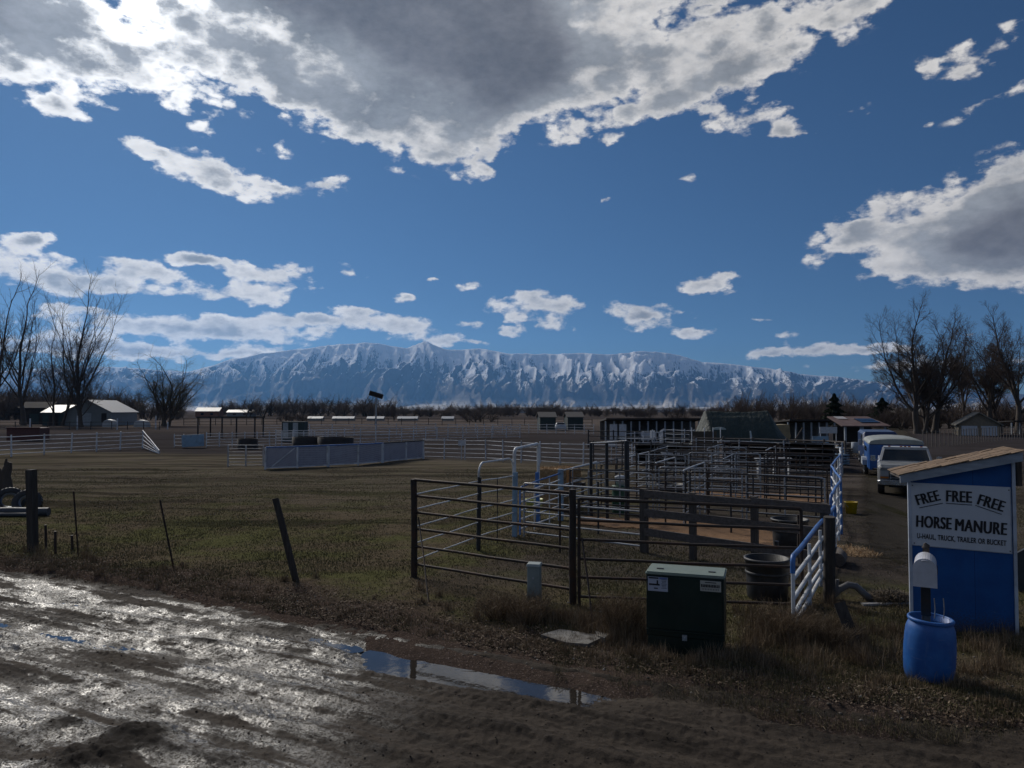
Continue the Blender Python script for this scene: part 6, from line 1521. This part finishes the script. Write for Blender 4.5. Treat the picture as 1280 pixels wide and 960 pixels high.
# along the road edge
for i in range(420):
    s_ = r_.uniform(-14, 10); w0 = -abs(r_.gauss(.05, .55)) - .12
    px_, py_ = EX+s_*DS.x+w0*DN.x, EY+s_*DS.y+w0*DN.y
    cs.append((px_, py_, r_.uniform(.4, 1.0), r_.uniform(.4, 1)))
clumps(cs, .10, 90, .15, 'dead_grass', 'tufts of dead grass along the edge of the muddy road', .6)
cs = []
for (px, py, s_, n) in ((640,775,1.0,7),(668,778,1.1,9),(610,772,.8,5),(700,778,1.0,8),(735,785,.9,6),(770,790,1.3,14),(792,795,1.3,10),(785,770,1.2,8),(820,822,.8,6),(880,830,.8,6),(925,825,1.0,9),(950,800,1.2,10),(975,795,1.3,14),(1000,800,1.3,14),(1030,795,1.2,12),(1060,805,1.1,12),(940,770,1.0,6),(1090,820,1.0,10),(1010,830,.9,9),(1110,800,.9,8),(960,830,.9,8),(42,690,1.0,5),(98,700,.8,4),(222,718,.6,3),(376,735,.6,3),(536,752,.8,4),(1220,810,.9,8),(1270,800,.9,7),(1128,855,.7,5),(1195,858,.7,6),(1240,835,.9,7),(1055,760,.9,6),(990,770,1.1,8)):
    for k_ in range(n):
        g = gp(px+r_.gauss(0, 14), py+r_.gauss(0, 7)); cs.append((g.x, g.y, s_*r_.uniform(.5, 1.1), r_.uniform(.5, 1)))
clumps(cs, .13, 150, .34, 'dead_weeds', 'tangled brown dead weeds around the cabinet, posts and gate', .55, .0045)
# fine twiggy weed bushes
def twigbush(label, g, rad, h, n, seed):
    rr8 = random.Random(seed); mb = MB()
    for i in range(n):
        a = rr8.random()*6.283; q = rad*math.sqrt(rr8.random()); b0 = Vector((q*.35*math.cos(a), q*.35*math.sin(a), 0)); t0 = Vector((q*math.cos(a), q*math.sin(a), h*rr8.uniform(.5, 1)))
        m_ = b0.lerp(t0, .55)+Vector((rr8.gauss(0,.03), rr8.gauss(0,.03), .02)); mb.tube([b0, m_, t0], [.0035,.0028,.0015], 3, cap=False)
        for j in range(4):
            c = m_.lerp(t0, rr8.random()); mb.tube([c, c+Vector((rr8.gauss(0,.05), rr8.gauss(0,.05), rr8.uniform(.02,.09)))], [.002,.001], 3, cap=False)
    o = mb.build('weed_bush', DEAD, None, V3(g)); P3(o, label, 'weed')
twigbush('dry twiggy weed bush at the foot of the grey-green pedestal', gp(660, 778), .42, .45, 260, 1)
twigbush('dry twiggy weed bush left of the green cabinet', gp(778, 795), .42, .62, 380, 2)
twigbush('dry twiggy weed bush at the near end of the blue-topped gate', gp(985, 800), .5, .48, 380, 3)
twigbush('dry twiggy weed bush left of the pedestal', gp(622, 772), .36, .36, 200, 4)
twigbush('dry twiggy weed bush below the leaning grey post', gp(1040, 806), .45, .36, 260, 5)
# green tufts on the verge at the right
x, y = turf(260000, 6.9, 14); k = (~on_road(x, y, .35)) & (x > .5) & (rg8.random(len(x)) < sstep(fbm(x*1.1, y*1.1, 4, .6, 58), .35, .6)); x, y = x[k], y[k]
VG = blade_mat("verge grass", ((.055,.055,.024), (.12,.105,.055), (.26,.20,.125)))
blades('verge_grass', x, y, rg8.uniform(.03, .10, len(x)), .005, .7, VG, 'mixed green and dead grass on the verge at the right')
# leaf litter and small stones
def scatter_quads(name, n, x, y, size, mat, label, zoff=.012, tilt=.35):
    Z = gz(x, y)+zoff; a = rg8.uniform(0, 6.283, len(x)); s_ = size*(.5+rg8.random(len(x)))
    t1 = rg8.normal(0, tilt, len(x)); t2 = rg8.normal(0, tilt, len(x))
    V = np.zeros((len(x), 4, 3))
    for q, (i, j) in enumerate(((-1,-.3),(0,-.6),(1,.2),(0,.6))):
        dx_ = (np.cos(a)*i-np.sin(a)*j)*s_; dy_ = (np.sin(a)*i+np.cos(a)*j)*s_
        V[:, q] = np.stack([x+dx_, y+dy_, Z+dx_*t1+dy_*t2+s_*.3], 1)
    o = tri_mesh(name, V.reshape(-1, 3), np.arange(len(x)*4).reshape(-1, 4), mat); P3(o, kind='stuff', label=label)
n = 42000; s_ = rg8.uniform(-16, 10, n); w0 = -np.abs(rg8.normal(.0, .9, n)); x = EX+s_*DS.x+w0*DN.x; y = EY+s_*DS.y+w0*DN.y
kk_ = (y > 6) & (rg8.random(n) < sstep(fbm(x*.9, y*.9, 4, .6, 66), .34, .58)*np.where((x > -4), 1, .35)); x, y = x[kk_], y[kk_]
LEAF = blade_mat("dry leaves", ((.040,.027,.018), (.095,.065,.045), (.24,.19,.14)))
scatter_quads('leaf_litter', n, x, y, .016, LEAF, 'dry brown leaves scattered along the road edge')
def stones(name, X, Y, Z, S_, mat, label):
    ico = np.array([(-1,0,0),(1,0,0),(0,-1,0),(0,1,0),(0,0,-1),(0,0,1)], float); fc = np.array([(0,2,5),(2,1,5),(1,3,5),(3,0,5),(2,0,4),(1,2,4),(3,1,4),(0,3,4)])
    n = len(X); P_ = ico[None]*(S_[:, None, None]*rg8.uniform(.6, 1.3, (n, 6, 1)))*np.array([1, 1, .6]); a = rg8.uniform(0, 6.28, n)
    c, s_ = np.cos(a)[:, None], np.sin(a)[:, None]; xx = P_[..., 0]*c-P_[..., 1]*s_; yy = P_[..., 0]*s_+P_[..., 1]*c
    V = np.stack([xx+X[:, None], yy+Y[:, None], P_[..., 2]+Z[:, None]], -1).reshape(-1, 3)
    Fc = (fc[None]+(np.arange(n)*6)[:, None, None]).reshape(-1, 3); o = tri_mesh(name, V, Fc, mat); P3(o, kind='stuff', label=label)
n = 5200; s_ = rg8.uniform(-14, 10, n); w0 = rg8.uniform(-.3, 6.5, n); X = EX+s_*DS.x+w0*DN.x; Y = EY+s_*DS.y+w0*DN.y
Z = mud_z(s_, w0, X, Y, road_w(X, Y)); MUDC = blade_mat("mud clods", ((.022,.018,.014), (.045,.036,.028), (.12,.10,.085)))
stones('mud_clods', X, Y, Z+.002, rg8.uniform(.004, .017, n)**1.0, MUDC, 'clods and pebbles on the muddy road')
n = 900; X = rg8.uniform(-1, 6, n); Y = rg8.uniform(7.2, 13, n); k = ~on_road(X, Y, .2); X, Y = X[k], Y[k]
stones('pebbles', X, Y, gz(X, Y)+.005, rg8.uniform(.006, .028, len(X)), blade_mat("pale pebbles", ((.06,.05,.04), (.16,.14,.12), (.34,.32,.29))), 'pale pebbles and litter on the verge')
# scattered fallen twigs
mb = MB(); rt = random.Random(6)
for i in range(120):
    g = gp(rt.uniform(820, 1279), rt.uniform(800, 900)) if i % 2 else gp(rt.uniform(560, 1000), rt.uniform(760, 850)); a = rt.random()*6.28; L = rt.uniform(.08, .35)
    if float(road_w(np.array([g.x]), np.array([g.y]))[0]) > .4: continue
    z = gz1(g.x, g.y); mb.tube([(g.x, g.y, z+.01), (g.x+math.cos(a)*L*.5, g.y+math.sin(a)*L*.5, z+.03), (g.x+math.cos(a+.2)*L, g.y+math.sin(a+.2)*L, z+.012)], [.004,.004,.002], 4)
o = mb.build('fallen_twigs', STRAW); P3(o, kind='stuff', label='fallen straw stalks and twigs on the verge')
# ================================================================== air
hz_m = bpy.data.materials.new("haze air"); hz_m.use_nodes = True; t = hz_m.node_tree; t.nodes.clear()
vo = t.nodes.new('ShaderNodeVolumePrincipled'); ho = t.nodes.new('ShaderNodeOutputMaterial')
vo.inputs['Color'].default_value = (.20, .50, 1.0, 1); vo.inputs['Density'].default_value = 3.1e-5; vo.inputs['Anisotropy'].default_value = 0.5
t.links.new(vo.outputs[0], ho.inputs['Volume'])
hb = MB(); hb.box((0, 7000, 745), (36000, 17000, 1510)); hzo = hb.build("haze", hz_m); P3(hzo, kind='stuff')
